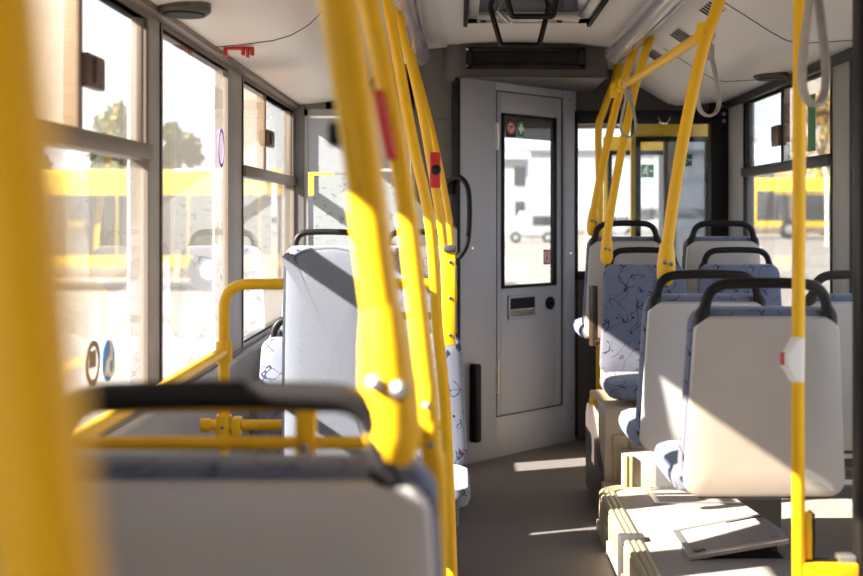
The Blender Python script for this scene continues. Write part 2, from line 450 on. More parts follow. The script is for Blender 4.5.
M['frame_dark'] = mat('window_frame_black', (0.012, 0.011, 0.012), 0.45, var=0.1, spec=0.25)
M['catch'] = mat('catch_brown', (0.075, 0.05, 0.04), 0.4, var=0.1)
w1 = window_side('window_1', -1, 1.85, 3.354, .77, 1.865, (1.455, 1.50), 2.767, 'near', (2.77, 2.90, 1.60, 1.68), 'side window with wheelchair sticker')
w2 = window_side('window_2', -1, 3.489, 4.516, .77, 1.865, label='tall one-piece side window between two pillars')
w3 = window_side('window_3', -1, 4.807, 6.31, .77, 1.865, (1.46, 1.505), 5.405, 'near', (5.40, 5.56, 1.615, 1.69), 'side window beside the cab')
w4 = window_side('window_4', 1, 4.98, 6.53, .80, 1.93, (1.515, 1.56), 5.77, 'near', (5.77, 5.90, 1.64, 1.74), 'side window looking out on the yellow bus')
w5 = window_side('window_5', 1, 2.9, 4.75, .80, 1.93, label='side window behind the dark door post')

# stickers on the glass of window 1 and 2 (they face outward, seen from behind)
def yz(px, py, x):  # point on the plane of constant x seen at a pixel
    d = x / ((px - VX) / F); return Vector((x, d, H - (py - VY) / F * d))
xg = XL - .0055
c = yz(108, 360, xg)
mb = MB(); mb.disc(c, .052, .002, (1, 0, 0), ry=.052); s = mb.build('sticker', M['signblue'], w1, world=True); s['label'] = 'blue round wheelchair sticker'
mb = MB(); q = Vector((.003, 0, 0))
mb.tube([c + q + Vector((0, .012, .04)), c + q + Vector((0, .012, .0)), c + q + Vector((0, -.02, .0)), c + q + Vector((0, -.035, -.035))], .005, 6)
mb.tube([c + q + Vector((0, .012 + .026 * math.cos(t), -.014 + .026 * math.sin(t))) for t in [math.radians(a) for a in range(120, 381, 20)]], .005, 6)
mb.disc(c + q + Vector((0, .012, .046)), .010, .002, (1, 0, 0))
mb.build('symbol', M['signwhite'], s, world=True)
c = yz(93, 363, xg)
mb = MB(); mb.ring(c, .040, .054, .002, (1, 0, 0)); s = mb.build('sticker', M['dark'], w1, world=True); s['label'] = 'dark ring sticker'
mb = MB(); mb.box(c.x, c.x + .002, c.y - .03, c.y + .02, c.z - .01, c.z + .03); mb.build('symbol', M['dark'], s, world=True)
c = yz(221, 148, xg)
mb = MB(); mb.ring(c, .045, .055, .002, (1, 0, 0), asp=1.3); s = mb.build('sticker', M['signpurple'], w2, world=True); s['label'] = 'purple oval sticker'
c = yz(811, 120, XR + .02)
mb = MB(); mb.box(XR + .0025, XR + .0055, 5.23, 5.335, 1.585, 1.835); s = mb.build('sticker', M['signgreen'], w4, world=True); s['label'] = 'dark green upright sticker'

# sills and lower wall ledges
mb = MB(); mb.box(XL, XL + .03, 1.0, 6.3, .74, .765, .006); struct('trim_1', mb, M['pillar'], 'window ledge of the wheelchair side')
mb = MB(); mb.grid_profile([(XL - .02, 1.90), (XL + .035, 1.895), (XL + .03, 1.868), (XL - .01, 1.862)], 0.2, 6.3, 2); struct('trim_2', mb, M['frame_warm'], 'brown gasket above the windows')
mb = MB(); mb.box(XR - .03, XR, 2.9, 6.9, 1.915, 1.955, .006); struct('trim_3', mb, M['frame_dark'], 'black gasket above the windows')

# cab partition ------------------------------------------------------------
YC = 6.30
mb = MB()
WX0, WX1, WZ0, WZ1 = -.815, -.235, .95, 1.862
mb.box(XL, WX0, YC, YC + .04, 0, 2.0); mb.box(WX1, .004, YC, YC + .04, 0, 2.185); mb.box(-.06, .006, 6.215, YC + .01, 2.0, 2.188)
mb.box(WX0, WX1, YC, YC + .04, 0, WZ0); mb.box(WX0, WX1, YC, YC + .04, WZ1, 2.1)
mb.box(-.70, WX1, YC, YC + .04, 1.862, 2.06)
mb.box(-.22, -.02, YC - .006, YC, 1.80, 1.806)
struct('wall_front', mb, M['cabdark'], 'dark grey bulkhead behind the driver')
mb = MB(); mb.box(WX0, WX1, YC + .005, YC + .03, WZ1 - .035, WZ1); mb.box(WX0, WX0 + .02, YC + .005, YC + .03, WZ0, WZ1); mb.box(WX1 - .02, WX1, YC + .005, YC + .03, WZ0, WZ1); mb.box(WX0, WX1, YC + .005, YC + .03, WZ0, WZ0 + .02)
w6 = mb.build('window_6', M['pillar']); tag(w6, 'cab bulkhead window papered with notices', kind='structure')
g = MB(); g.box(WX0 + .01, WX1 - .01, YC + .016, YC + .021, WZ0 + .01, WZ1 - .03); g.build('pane', M['glass_clear'], w6, world=True)
# notices stuck to that window
def sheet(x0, x1, z0, z1, label, m):
    mb = MB(); mb.box(x0, x1, YC + .010, YC + .0125, z0, z1)
    return tag(mb.build('notice', m), label, 'notice', 'notices on the cab window')
sheet(-.795, -.53, 1.53, 1.815, 'plain white notice at the top corner of the cab window', M['paper'])
sheet(-.525, -.26, 1.55, 1.815, 'white notice high on the cab window beside the aisle', M['paper'])
sheet(-.765, -.50, 1.10, 1.515, 'printed route map sheet low on the cab window by the outer wall', M['map'])
sheet(-.49, -.26, 1.12, 1.535, 'printed map sheet low on the cab window beside the aisle', M['map'])

# slanted cab wall: local frame u along the wall, w up, n towards the camera
O = Vector((0.0, 6.23, 0)); U = Vector((.68, .734, 0)).normalized(); NN = Vector((U.y, -U.x, 0))
MW = Matrix(((U.x, -NN.x, 0, O.x), (U.y, -NN.y, 0, O.y), (0, 0, 1, 0), (0, 0, 0, 1)))  # local y points away from the camera
def WU(px, py):
    r = (px - VX) / F; u = r * O.y / (U.x - U.y * r); d = O.y + U.y * u
    return u, H - (py - VY) / F * d
uL, _ = WU(497, 200); uR, _ = WU(562, 200)
_, zdt = WU(497, 91); _, zdb = WU(500, 416)
uw0, zw1 = WU(502, 113); uw1, zw0 = WU(556, 285)
uE, _ = WU(575, 300)
mb = MB()
mb.box(0, uL - .004, 0, .035, 0, 2.12, .003, M4=MW)
mb.box(uR + .004, uE, -.01, .045, 0, 2.12, .004, M4=MW)
mb.box(uL - .004, uR + .004, 0, .035, 0, zdb - .004, .002, M4=MW)
mb.box(uL - .004, uR + .004, 0, .035, zdt + .004, 2.12, .002, M4=MW)
mb.box(uR + .012, uR + .02, -.014, -.009, 0.0, 2.0, .001, M4=MW)
cabw = struct('wall_cab', mb, M['cab'], 'slanted grey cab wall around the driver door')
mb = MB()
for (px, py) in ((471, 103), (472, 248), (568, 100), (569, 253), (570, 417), (473, 435)):
    u, z = WU(px, py); mb.disc(MW @ Vector((u, -.0005 if px < 500 else -.0105, z)), .006, .003, NN, 12)
mb.build('screw_head', M['chrome'], cabw, world=True)
mb = MB(); mb.box(-.027, .0, -.012, .03, 0.0, 2.02, .004, M4=MW); gk = mb.build('gasket', M['rubber'], cabw, world=True)
# the door
mb = MB()
mb.box(uL, uw0, .004, .036, zdb, zdt, .003, M4=MW); mb.box(uw1, uR, .004, .036, zdb, zdt, .003, M4=MW)
mb.box(uw0, uw1, .004, .036, zdb, zw0, .001, M4=MW); mb.box(uw0, uw1, .004, .036, zw1, zdt, .001, M4=MW)
door = mb.build('door_1', M['cab']); tag(door, 'grey driver cab door with tall window', kind='structure')
mb = MB()
for b in ((uL - .004, uL + .001, zdb, zdt), (uR - .001, uR + .004, zdb, zdt)): mb.box(b[0], b[1], -.001, .02, b[2], b[3], M4=MW)
mb.box(uL, uR, -.001, .02, zdb - .004, zdb + .001, M4=MW); mb.box(uL, uR, -.001, .02, zdt - .001, zdt + .004, M4=MW)
mb.build('gasket', M['rubber'], door, world=True)
fw = .015
mb = MB(); mb.box(uw0, uw1, -.008, .03, zw1 - fw, zw1, .002, M4=MW); mb.box(uw0, uw1, -.008, .03, zw0, zw0 + fw, .002, M4=MW)
mb.box(uw0, uw0 + fw, -.008, .03, zw0, zw1, .002, M4=MW); mb.box(uw1 - fw, uw1, -.008, .03, zw0, zw1, .002, M4=MW)
mb.build('window_frame', M['rubber'], door, world=True)
_, zband = WU(515, 138)
g = MB(); g.box(uw0 + .015, uw1 - .015, .010, .015, zw0 + .015, zband, M4=MW); g.build('pane', M['glass_clear'], door, world=True)
g = MB(); g.box(uw0 + .015, uw1 - .015, .010, .015, zband, zw1 - .015, M4=MW); g.build('sun_strip', M['glass_dark'], door, world=True)
def wsign(px, py): u, z = WU(px, py); return MW @ Vector((u, .009, z))
WR = U
# no-smoking sticker
c = wsign(512, 128)
def wrect(c, hw, hh, off, m, name, par, th=.0012):
    mb = MB(); p = [c + WR * sx * hw + Vector((0, 0, sz * hh)) + NN * off for sx, sz in ((-1, -1), (1, -1), (1, 1), (-1, 1))]
    mb.poly(p, th, NN); return mb.build(name, m, par, world=True)
st = wrect(c, .040, .048, 0, M['signblack'], 'sticker', door); st['label'] = 'black no smoking sticker with red ring'
mb = MB(); mb.disc(c + NN * .0013, .031, .0006, NN, ry=.036); mb.build('disc', mat('sticker_pink', (0.72, 0.45, 0.42), .6), st, world=True)
mb = MB(); mb.ring(c + NN * .0018, .028, .036, .0008, NN); mb.poly([c + NN * .0018 + WR * a + Vector((0, 0, b)) for a, b in ((-.024, -.020), (-.020, -.024), (.024, .020), (.020, .024))], .0008, NN)
mb.build('prohibition_ring', M['signred'], st, world=True)
mb = MB(); mb.poly([c + NN * .0021 + WR * a + Vector((0, 0, b)) for a, b in ((-.02, .004), (.018, .004), (.018, .011), (-.02, .011))], .0008, NN); mb.build('cigarette', M['signblack'], st, world=True)
c = wsign(522, 129)
mb = MB(); mb.disc(c + NN * .0004, .032, .0012, NN, ry=.042); st = mb.build('sticker', M['signgreen'], door, world=True); st['label'] = 'green first aid sticker with white cross'
mb = MB()
for hw, hh in ((.0085, .027), (.024, .010)):
    mb.poly([c + NN * (.002 + .0002 * hw) + WR * sx * hw + Vector((0, 0, sz * hh)) for sx, sz in ((-1, -1), (1, -1), (1, 1), (-1, 1))], .0008, NN)
mb.build('cross', M['signwhite'], st, world=True)
c = wsign(548, 257)
st = wrect(c, .030, .042, 0, M['signred'], 'sticker', door); st['label'] = 'small red sticker with pale upright symbol'
s2 = wrect(c, .021, .031, .0013, M['signwhite'], 'symbol', st, .0006)
mb = MB(); mb.poly([c + NN * .0022 + WR * a + Vector((0, 0, b)) for a, b in ((-.007, -.024), (.007, -.024), (.007, .010), (-.007, .010))], .0006, NN); mb.disc(c + NN * .0022 + Vector((0, 0, .019)), .007, .0006, NN, 14)
mb.build('figure', M['signred'], st, world=True)
# recessed pull, lock, hinges
u0, z1 = WU(508, 296); u1, z0 = WU(536, 317)
mb = MB(); mb.box(u0, u1, -.006, .0, z1 - .014, z1, .002, M4=MW); mb.box(u0, u1, -.006, .0, z0, z0 + .014, .002, M4=MW); mb.box(u0, u0 + .014, -.006, .0, z0, z1, .002, M4=MW); mb.box(u1 - .014, u1, -.006, 0, z0, z1, .002, M4=MW)
pl = mb.build('pull_handle', M['cab'], door, world=True)
mb = MB(); mb.box(u0 + .012, u1 - .012, -.001, .003, z0 + .045, z1 - .012, M4=MW); mb.build('recess', M['rubber'], pl, world=True)
mb = MB(); mb.rings([[MW @ Vector((u, y, z)) for y, z in ((0.0, z0 + .012), (-.004, z0 + .02), (-.004, z0 + .05), (0.0, z0 + .055))] for u in (u0 + .012, u1 - .012)]); mb.build('flap', M['alu'], pl, world=True)
u, z = WU(550, 303)
mb = MB(); mb.ring(MW @ Vector((u, .004, z)), .014, .036, .012, NN); lk = mb.build('lock', M['rubber'], door, world=True)
mb = MB(); mb.disc(MW @ Vector((u, .004, z)), .016, .010, NN); mb.build('key_barrel', M['chrome'], lk, world=True)
for (ya, yb) in ((123, 150), (360, 393)):
    uu, za = WU(498, ya); _, zb = WU(498, yb)
    mb = MB(); mb.cyl(MW @ Vector((uL, -.006, zb)), MW @ Vector((uL, -.006, za)), .008, 12); mb.box(uL - .016, uL + .012, -.003, .003, zb, za, M4=MW)
    mb.build('hinge', M['alu'], door, world=True)

# black rubber buffer on the cab wall, and the black D grab handle
ua, za = WU(469, 364); ub, zb = WU(475, 441)
mb = MB(); mb.box(ua, ub, -.05, 0.0, zb, za, .01, M4=MW)
tag(mb.build('rubber_buffer', M['rubber']), 'upright black rubber buffer on the cab wall below the door hinge', 'bumper')
gh = thing('grab_bar', 'black curved grab handle on the edge of the cab wall', 'handle', (0, 6.2, 1.1))
mb = MB(); mb.tube(smooth_path([P(449, 184, 6.2), P(453, 178, 6.12), P(461, 178, 6.07), P(468, 189, 6.05), P(469.5, 215, 6.05), P(467.5, 242, 6.06), P(462, 254, 6.1), P(458, 258, 6.19)], 6), .0135, 12)
mb.build('bar', M['black'], gh, world=True)
mb = MB(); q = P(450, 185, 6.2); mb.box(q.x - .018, q.x + .016, 6.19, 6.30, q.z - .05, q.z + .03, .005); mb.build('mount', M['black'], gh, world=True); mb = MB()
q = P(458, 258, 6.2); mb.box(q.x - .02, q.x + .012, 6.185, 6.235, q.z - .03, q.z + .03, .005)
mb.build('mount', M['black'], gh, world=True)

# header box above the door with dark display
mb = MB()
arc = [(0.005, 2.02), (0.77, 2.02), (0.77, 2.165), (.6, 2.19), (.285, 2.199), (.005, 2.19)]
mb.rings([[Vector((x, y, z)) for x, z in arc] for y in (6.2, 7.0)])
mb.box(0.0, .775, 6.19, 6.21, 2.012, 2.022, .002)
struct('trim_4', mb, M['header'], 'brown grey header over the cab door')
dsp = thing('display_box', 'long black display box set in the header above the cab door', 'display', (.33, 6.2, 2.05))
x0, x1 = (466 - VX) / F * 6.19, (585 - VX) / F * 6.19
z1 = H + (VY - 48) / F * 6.19; z0 = H + (VY - 69) / F * 6.19
mb = MB(); mb.box(x0, x1, 6.155, 6.2, z0, z0 + .02, .004); mb.box(x0, x1, 6.155, 6.2, z1 - .02, z1, .004); mb.box(x0, x0 + .035, 6.155, 6.2, z0, z1, .004); mb.box(x1 - .035, x1, 6.155, 6.2, z0, z1, .004)
mb.build('case', M['black'], dsp, world=True)
mb = MB(); mb.box(x0 + .03, x1 - .03, 6.17, 6.19, z0 + .015, z1 - .015); mb.build('screen', M['rubber'], dsp, world=True)
for zz in (z0 + .012, z1 - .012):
    mb = MB(); mb.disc(Vector((x0 + .006, 6.155, zz)), .006, .004, (0, -1, 0), 12); mb.build('screw', M['chrome'], dsp, world=True)

# front passenger partition (behind the far seats) ------------------------------
YP = 6.95
mb = MB()
xa, xb = .655, 1.46; zt, zb_ = 1.885, .95
mb.box(xa, 1.60, YP, YP + .03, 1.9, 2.17); 
mb.box(xa, 1.60, YP, YP + .03, 0.0, zb_)
struct('wall_partition', mb, M['parti'], 'dark panels of the front passenger partition')
mb = MB(); mb.box(xa, xb, YP - .012, YP + .035, zt - .05, zt + .025, .004); mb.box(xa, xa + .035, YP - .012, YP + .035, 0.02, zt, .004); mb.box(xb - .01, 1.60, YP - .05, YP + .035, 0.02, 1.97, .006); mb.box(xa, xb, YP - .012, YP + .035, zb_ - .02, zb_ + .03, .004)
w7 = mb.build('window_7', M['frame_dark']); tag(w7, 'black framed glass partition by the front door', kind='structure')
g = MB(); g.box(xa + .03, xb, YP + .010, YP + .015, zb_ + .02, zt - .04); g.build('pane', M['glass_clear'], w7, world=True)
# small latch above the partition and screws on the black post
mb = MB(); mb.tube(smooth_path([P(658, 118, 6.93), P(662, 123, 6.9), P(667, 123, 6.9), P(670, 118, 6.93)], 5), .007, 8); mb.build('latch', M['chrome'], w7, world=True)
mb = MB()
for py in (106, 114, 121): mb.disc(P(724, py, YP - .05), .011, .004, (0, -1, 0), 14)
mb.build('indicator', M['pillar'], w7, world=True)

def exit_sign(px, py, d, hw, hh, par):
    c = P(px, py, d); yv = Vector((0, -1, 0))
    mb = MB(); mb.box(c.x - hw, c.x + hw, c.y, c.y + .0015, c.z - hh, c.z + hh); s = mb.build('exit_sign', M['signgreen'], par, world=True); s['label'] = 'green exit sign with white running figure and arrow'
    k = hh / .05; f = lambda a, b: c + Vector((a * k, -.0015, b * k))
    mb = MB(); mb.disc(f(-.008, .032), .008 * k, .001, yv, 12)
    mb.tube([f(-.010, .022), f(-.016, -.004)], .006 * k, 6); mb.tube([f(-.016, -.004), f(0, -.014), f(-.002, -.036)], .004 * k, 6); mb.tube([f(-.016, -.004), f(-.03, -.02), f(-.042, -.018)], .004 * k, 6)
    mb.tube([f(-.010, .018), f(.006, .006), f(.014, .014)], .0032 * k, 6); mb.tube([f(-.012, .018), f(-.03, .014), f(-.034, .0)], .0032 * k, 6)
    mb.tube([f(.016, 0), f(.03, 0)], .004 * k, 6); mb.poly([f(.028, .012), f(.044, 0), f(.028, -.012)], .001, yv)
    mb.build('running_figure', M['signwhite'], s, world=True)
def leaf(name, y, x0, x1, ztop, label, band, gm, signs, mull=None):
    mb = MB(); mb.box(x0, x1, y, y + .035, ztop - band, ztop, .004); mb.box(x0, x0 + .028, y, y + .035, .06, ztop, .004); mb.box(x1 - .025, x1, y, y + .035, .06, ztop, .004); mb.box(x0, x1, y, y + .035, .06, .2, .004)
    o = mb.build(name, M['yellow_dull']); tag(o, label, kind='structure')
    mb = MB(); w = .03
    mb.box(x0 + .028, x0 + .028 + w, y - .006, y + .03, .2, ztop - band); mb.box(x1 - .025 - w * .5, x1 - .025, y - .006, y + .03, .2, ztop - band); mb.box(x0 + .028, x1 - .025, y - .006, y + .03, ztop - band - w, ztop - band)
    mb.build('seal', M['rubber'], o, world=True)
    xs = mull or x1 - .03
    g = MB(); g.box(x0 + .04, xs, y + .012, y + .017, .2, ztop - band - .01); g.build('pane', M['glass_clear'], o, world=True)
    if mull:
        g = MB(); g.box(xs, x1 - .03, y + .012, y + .017, .2, ztop - band - .01); g.build('pane', gm, o, world=True)
        g = MB(); g.box(xs - .012, xs + .012, y, y + .03, .2, ztop - band); g.build('mullion', M['cabdark'], o, world=True)
    for s in signs: exit_sign(s[0], s[1], y + .010, s[2], s[2], o)
    return o
leaf('door_2', 7.18, 1.03, 1.515, 1.875, 'yellow framed inward folded door leaf behind the partition', .10, M['glass_grey'], [(686, 160, .036)], mull=1.24)
leaf('door_3', 8.45, 1.02, 1.53, 1.86, 'yellow framed door leaf at the front step', .10, M['glass_clear'], [(647.5, 171, .045)])

# bus nose: lower front, screen pillars
mb = MB(); mb.box(XL - .06, XR + .06, Y1, Y1 + .06, -.1, .62, .01); mb.box(XL - .06, XR + .06, Y1, Y1 + .06, 1.95, 2.2, .01); mb.box(XL - .06, XL + .06, Y1, Y1 + .06, .6, 1.95); mb.box(XR - .06, XR + .06, Y1, Y1 + .06, .6, 1.95)
struct('wall_nose', mb, M['cabdark'], 'bus front below and above the windscreen')
mb = MB(); mb.box(XL + .06, XR - .06, Y1 + .02, Y1 + .026, .62, 1.95); w8 = mb.build('window_8', M['glass']); tag(w8, 'windscreen', kind='structure')

# platform under the near seats ---------------------------------------------------
PZ = .16
mb = MB(); mb.box(.61, XR, .6, 5.15, 0, PZ, .0)
struct('floor_platform', mb, M['platform'], 'raised floor under the seats, coloured in sunlit beige')
ed = MB()
def edge_run(mb, off, r, z):
    pts = [Vector((.577 + off, .6, z)), Vector((.577 + off, 4.93, z))]
    for k in range(1, 8):
        a = math.radians(180 - 90 * k / 7)
        R_ = .13 - off
        pts.append(Vector((.707 + R_ * math.cos(a), 4.93 + R_ * math.sin(a), z)))
    pts.append(Vector((.80, 4.93 + .13 - off, z)))
    mb.tube(pts, r, 8)
mb = MB()
for off in (.012, .034, .054): edge_run(mb, off, .0125, PZ - .004)
mb.box(.575, .61, .6, 4.93, .0, PZ - .012, .004)
t3 = struct('trim_5', mb, M['edge'], 'ribbed pale yellow edge strip of the raised floor')
for yj in (4.22, 3.2):
    mb = MB(); mb.box(.562, .652, yj - .03, yj + .03, 0.0, PZ + .018, .006); mb.build('joint_cover', M['dark'], t3, world=True)
mb = MB(); mb.box(.567, .575, .6, 4.95, 0, .05); mb.build('kick_strip', M['beige'], t3, world=True)

# right wheel box
mb = MB(); mb.box(.625, XR, 5.15, 5.74, 0, .470, .008); mb.box(.76, XR, 5.74, 6.45, 0, .650, .008)
mb.box(.685, XR, 5.02, 5.15, PZ, .30, .006)
wb = struct('trim_6', mb, M['beige'], 'beige wheel box under the facing seats')
mb = MB(); mb.rings([[Vector((x, y, z)) for y, z in ((5.16, .02), (5.73, .02), (5.73, .36), (5.66, .42), (5.60, .42), (5.17, .20))] for x in (.605, .626)]); mb.build('side_panel', M['brown'], wb, world=True)
mb = MB(); mb.box(.692, .704, 5.008, 5.02, PZ, .30, .003); mb.box(.714, .726, 5.006, 5.018, PZ, .30, .003); mb.build('corner_strip', M['corner'], wb, world=True)
mb = MB(); mb.box(.66, .72, 5.135, 5.15, PZ, .36, .003); mb.box(.735, .742, 5.142, 5.15, PZ, .46, .002); mb.box(1.06, 1.068, 5.142, 5.15, .3, .46, .002); mb.build('front_trim', M['edge'], wb, world=True)
mb = MB(); mb.box(.82, 1.5, 5.004, 5.02, PZ + .01, .28, .006); mb.build('kick_panel', M['cabdark'], wb, world=True)
mb = MB(); mb.tube([Vector((.625, 5.45, .46)), Vector((.608, 5.45, .46)), Vector((.600, 5.45, .46)), Vector((.592, 5.45, .46))], [.012, .024, .024, .012], 14); mb.build('lamp_knob', M['yellow_dull'], wb, world=True)
# left wheel box
mb = MB(); mb.box(XL, -.0, 5.0, 5.74, 0, .60, .008); struct('trim_7', mb, M['cab'], 'grey wheel box under the seats by the cab')
# left platform below the near seat
mb = MB(); mb.box(XL, -.02, -.2, 1.95, 0, .13, .004); struct('floor_podium', mb, M['floor'], 'low podium under the blurred seat')
mb = MB(); mb.box(XL, XL + .012, 1.95, 5.2, 0, .10); struct('baseboard_left', mb, M['dark'])

# floor hatches on the platform
hz = PZ + .0005
hat = thing('floor_hatch', 'raised hatch lid with pale metal rim standing slightly open on the raised floor', 'hatch', (.95, 4.1, PZ))
cs = [Vector((.762, 3.965, PZ + .012)), Vector((1.10, 3.995, PZ + .060)), Vector((1.10, 4.31, PZ + .068)), Vector((.762, 4.275, PZ + .014))]
def bilin(u, v): return cs[0].lerp(cs[1], u).lerp(cs[3].lerp(cs[2], u), v)
def quadpatch(mb, u0, u1, v0, v1, th):
    p = [bilin(u0, v0), bilin(u1, v0), bilin(u1, v1), bilin(u0, v1)]; mb.poly(p, th, (0, 0, 1))
mb = MB(); quadpatch(mb, .0, 1, .0, 1, -.012); mb.build('lid', M['platform'], hat, world=True)
mb = MB(); quadpatch(mb, 0, 1, 0, .06, .005); quadpatch(mb, 0, 1, .94, 1, .005); quadpatch(mb, 0, .055, .06, .94, .005); quadpatch(mb, .945, 1, .06, .94, .005); mb.build('rim', M['alu'], hat, world=True)
mb = MB(); mb.disc(bilin(.10, .12) + Vector((0, 0, .004)), .014, .003, (0, 0, 1)); mb.disc(bilin(.16, .12) + Vector((0, 0, .004)), .010, .003, (0, 0, 1)); mb.build('latch', M['dark'], hat, world=True)
mb = MB(); mb.box(.80, 1.08, 3.99, 4.28, PZ - .002, PZ + .004); mb.build('well_shade', M['rubber'], hat, world=True)  # flat dark sheet painting the shade under the raised lid
mb = MB(); mb.box(1.06, 1.075, 4.05, 4.065, PZ, PZ + .056); mb.build('prop', M['dark'], hat, world=True); mb = MB(); mb.box(1.06, 1.075, 4.25, 4.265, PZ, PZ + .06); mb.build('prop', M['dark'], hat, world=True)
h2 = thing('floor_hatch', 'flush hatch with pale metal rim in the raised floor next to the wheel box', 'hatch', (.95, 4.9, PZ))
mb = MB(); mb.box(.775, 1.2, 4.745, 4.765, PZ, PZ + .004); mb.box(.775, 1.2, 4.985, 5.0, PZ, PZ + .004); mb.box(.775, .798, 4.765, 4.985, PZ, PZ + .004); mb.box(1.18, 1.2, 4.765, 4.985, PZ, PZ + .004); mb.build('rim', M['alu'], h2, world=True)
mb = MB(); mb.box(.80, 1.18, 4.766, 4.984, PZ, PZ + .002); mb.build('lid', M['platform'], h2, world=True)

# ------------------------------------------------------------------ seats
def seat(label, x, yback, base, face, w, fab, support='pedestal', zs=0.0, armrest=False, handle=True, bt=.88, ht=.945, cz=-.010, hin=.055, hr=.0145, reach_=None, group='bus seats'):
    """yback: y of the rear plane of the back; face=+1 looks forward (+Y), -1 rearward; base lifts the whole seat."""
    t = thing('bus_seat', label, 'seat', (x, yback, zs), 0 if face > 0 else math.pi, group)
    h = base - zs
    tilt = Matrix.Translation((0, 0, h + .40)) @ Matrix.Rotation(math.radians(3.0), 4, 'X') @ Matrix.Translation((0, 0, -(h + .40)))
    w2 = w / 2
    zb, zt = h + .385, h + bt - .018
    mb = MB(); mb.slab(rrect(-w2, w2, zb, zt, .042, 6, top=(-w2 + .022, w2 - .022)), -.002, .034, .014, M4=tilt, dome=.004)
    sh = mb.build('shell', M['shell'], t)
    mb = MB(); o = rrect(-w2 - .006, w2 + .006, (zb + .03) if face > 0 else (h + .44 + cz), zt + .020, .05, 6, top=(-w2 + .015, w2 - .015))
    mb.slab(o, .030, .090, .020, M4=tilt, dome=.010)
    mb.build('back_cushion', fab, t)
    mb = MB(); o = rrect(-w2 - .014, w2 + .014, .06, .48, .07, 7)
    # seat cushion, slab laid flat: outline in x-y, thickness in z
    lay = Matrix(((1, 0, 0, 0), (0, 0, 1, 0), (0, 1, 0, 0), (0, 0, 0, 1)))
    mb.slab(o, h + .385 + cz, h + .462 + cz, .030, M4=lay, dome=.008)
    mb.build('seat_cushion', fab, t)
    mb = MB(); o2 = rrect(-w2 + .05, w2 - .05, .05, .44, .06, 6); mb.slab(o2, h + .390 + cz, h + .405 + cz, .006, M4=lay); mb.build('seat_pan', M['shell'], t)
    if handle:
        hx = w2 - hin; zl = zt - .05
        mb = MB()
        mb.tube(round_path([tilt @ Vector((-hx - .012, .022, zl)), tilt @ Vector((-hx + .006, .020, h + ht)), tilt @ Vector((0, .018, h + ht + .006)), tilt @ Vector((hx - .006, .020, h + ht)), tilt @ Vector((hx + .012, .022, zl))], .055), hr, 12)
        for s in (-1, 1):
            mb.tube([tilt @ Vector((s * (hx + .015), .020, zl - .03)), tilt @ Vector((s * (hx + .011), .021, zl + .055)), tilt @ Vector((s * (hx + .004), .020, zl + .075))], [.020, .019, .013], 12)
        mb.build('grab_handle', M['black'], t)
    if armrest:
        mb = MB(); mb.tube(smooth_path([tilt @ Vector((armrest * (w2 + .028), .000, h + .50)), tilt @ Vector((armrest * (w2 + .028), .012, h + .66)), tilt @ Vector((armrest * (w2 + .028), .008, h + .78))], 6), .026, 10, flat=(.8, 1.0, (1, 0, 0)))
        mb.cyl(tilt @ Vector((armrest * (w2 - .02), .02, h + .52)), tilt @ Vector((armrest * (w2 + .03), .012, h + .52)), .014)
        mb.build('armrest', M['armrest'], t)
    if support == 'pedestal' and h + .365 + cz > .02:
        mb = MB(); mb.box(-.13, .13, .10, .42, 0, h + .37 + cz, .01); mb.box(-.16, .16, .07, .45, 0, .015, .004); mb.build('pedestal', M['pillar'], t)
    elif support == 'wall':
        reach = reach_ or ((XR - x) if x > .3 else (x - XL))
        mb = MB(); mb.box(-.15, reach, .12, .17, h + .362 + cz, h + .393 + cz, .006); mb.box(-.15, reach, .36, .40, h + .362 + cz, h + .393 + cz, .006)
        mb.rings([[Vector((reach - .34, yy, h + .33)), Vector((reach, yy, h + .10)), Vector((reach, yy, h + .33))] for yy in (.14, .16)])
        mb.build('bracket', M['dark'], t)
    return t
M['armrest'] = mat('armrest_brown', (0.035, 0.022, 0.018), 0.4, var=0.1)
G = 'grey backed bus seats'
L1 = seat('out-of-focus grey seat back with black handle beside the thick yellow pole', -.281, 1.42, .125, 1, .54, M['fabric'], 'pedestal', .13, ht=.960, hin=.080, hr=.0175, group=G)
A = seat('grey bus seat closest to the yellow pole with the white stop button', .805, 3.15, .175, 1, .425, M['fabric'], 'wall', PZ, group=G)
B = seat('grey seat with a yellow pole clamped to its handle, ahead of the sunlit one', .79, 3.82, .165, 1, .425, M['fabric'], 'wall', PZ, reach_=.275, group=G)
B2 = seat('grey window seat half hidden behind the dark door post', 1.285, 3.82, .165, 1, .425, M['fabric'], 'wall', PZ, group=G)
C1 = seat('blue patterned rear facing seat on the aisle with sunlit cushion', .868, 5.66, .19, -1, .41, M['fabric'], 'pedestal', .475, cz=-.075, armrest=1, group='rear facing seats on the wheel box')
C2 = seat('blue patterned rear facing seat by the window behind the grey backs', 1.312, 5.66, .19, -1, .41, M['fabric'], 'pedestal', .475, cz=-.075, group='rear facing seats on the wheel box')
D1 = seat('grey seat on the aisle in front of the glass partition', .812, 5.84, .315, 1, .40, M['fabric'], 'pedestal', .655, armrest=False, group=G)
D2 = seat('grey seat by the window in front of the glass partition', 1.285, 5.84, .315, 1, .40, M['fabric'], 'pedestal', .655, group=G)
L2a = seat('sunlit-toned patterned rear facing seat edge on beside the aisle', -.175, 4.50, -.025, -1, .40, M['fabric_sunlit'], 'pedestal', 0, cz=-.05, group='rear facing seats past the wheelchair space')
L2b = seat('sunlit-toned patterned low seat peeping out beside the grey pad under the window', -.580, 4.50, -.035, -1, .34, M['fabric_sunlit'], 'pedestal', 0, cz=-.05, group='rear facing seats past the wheelchair space')
L3a = seat('sunlit-toned patterned high seat in front of the cab bulkhead beside the aisle', -.205, 5.70, .275, -1, .385, M['fabric_sunlit'], 'pedestal', .60, group='seats against the cab bulkhead')
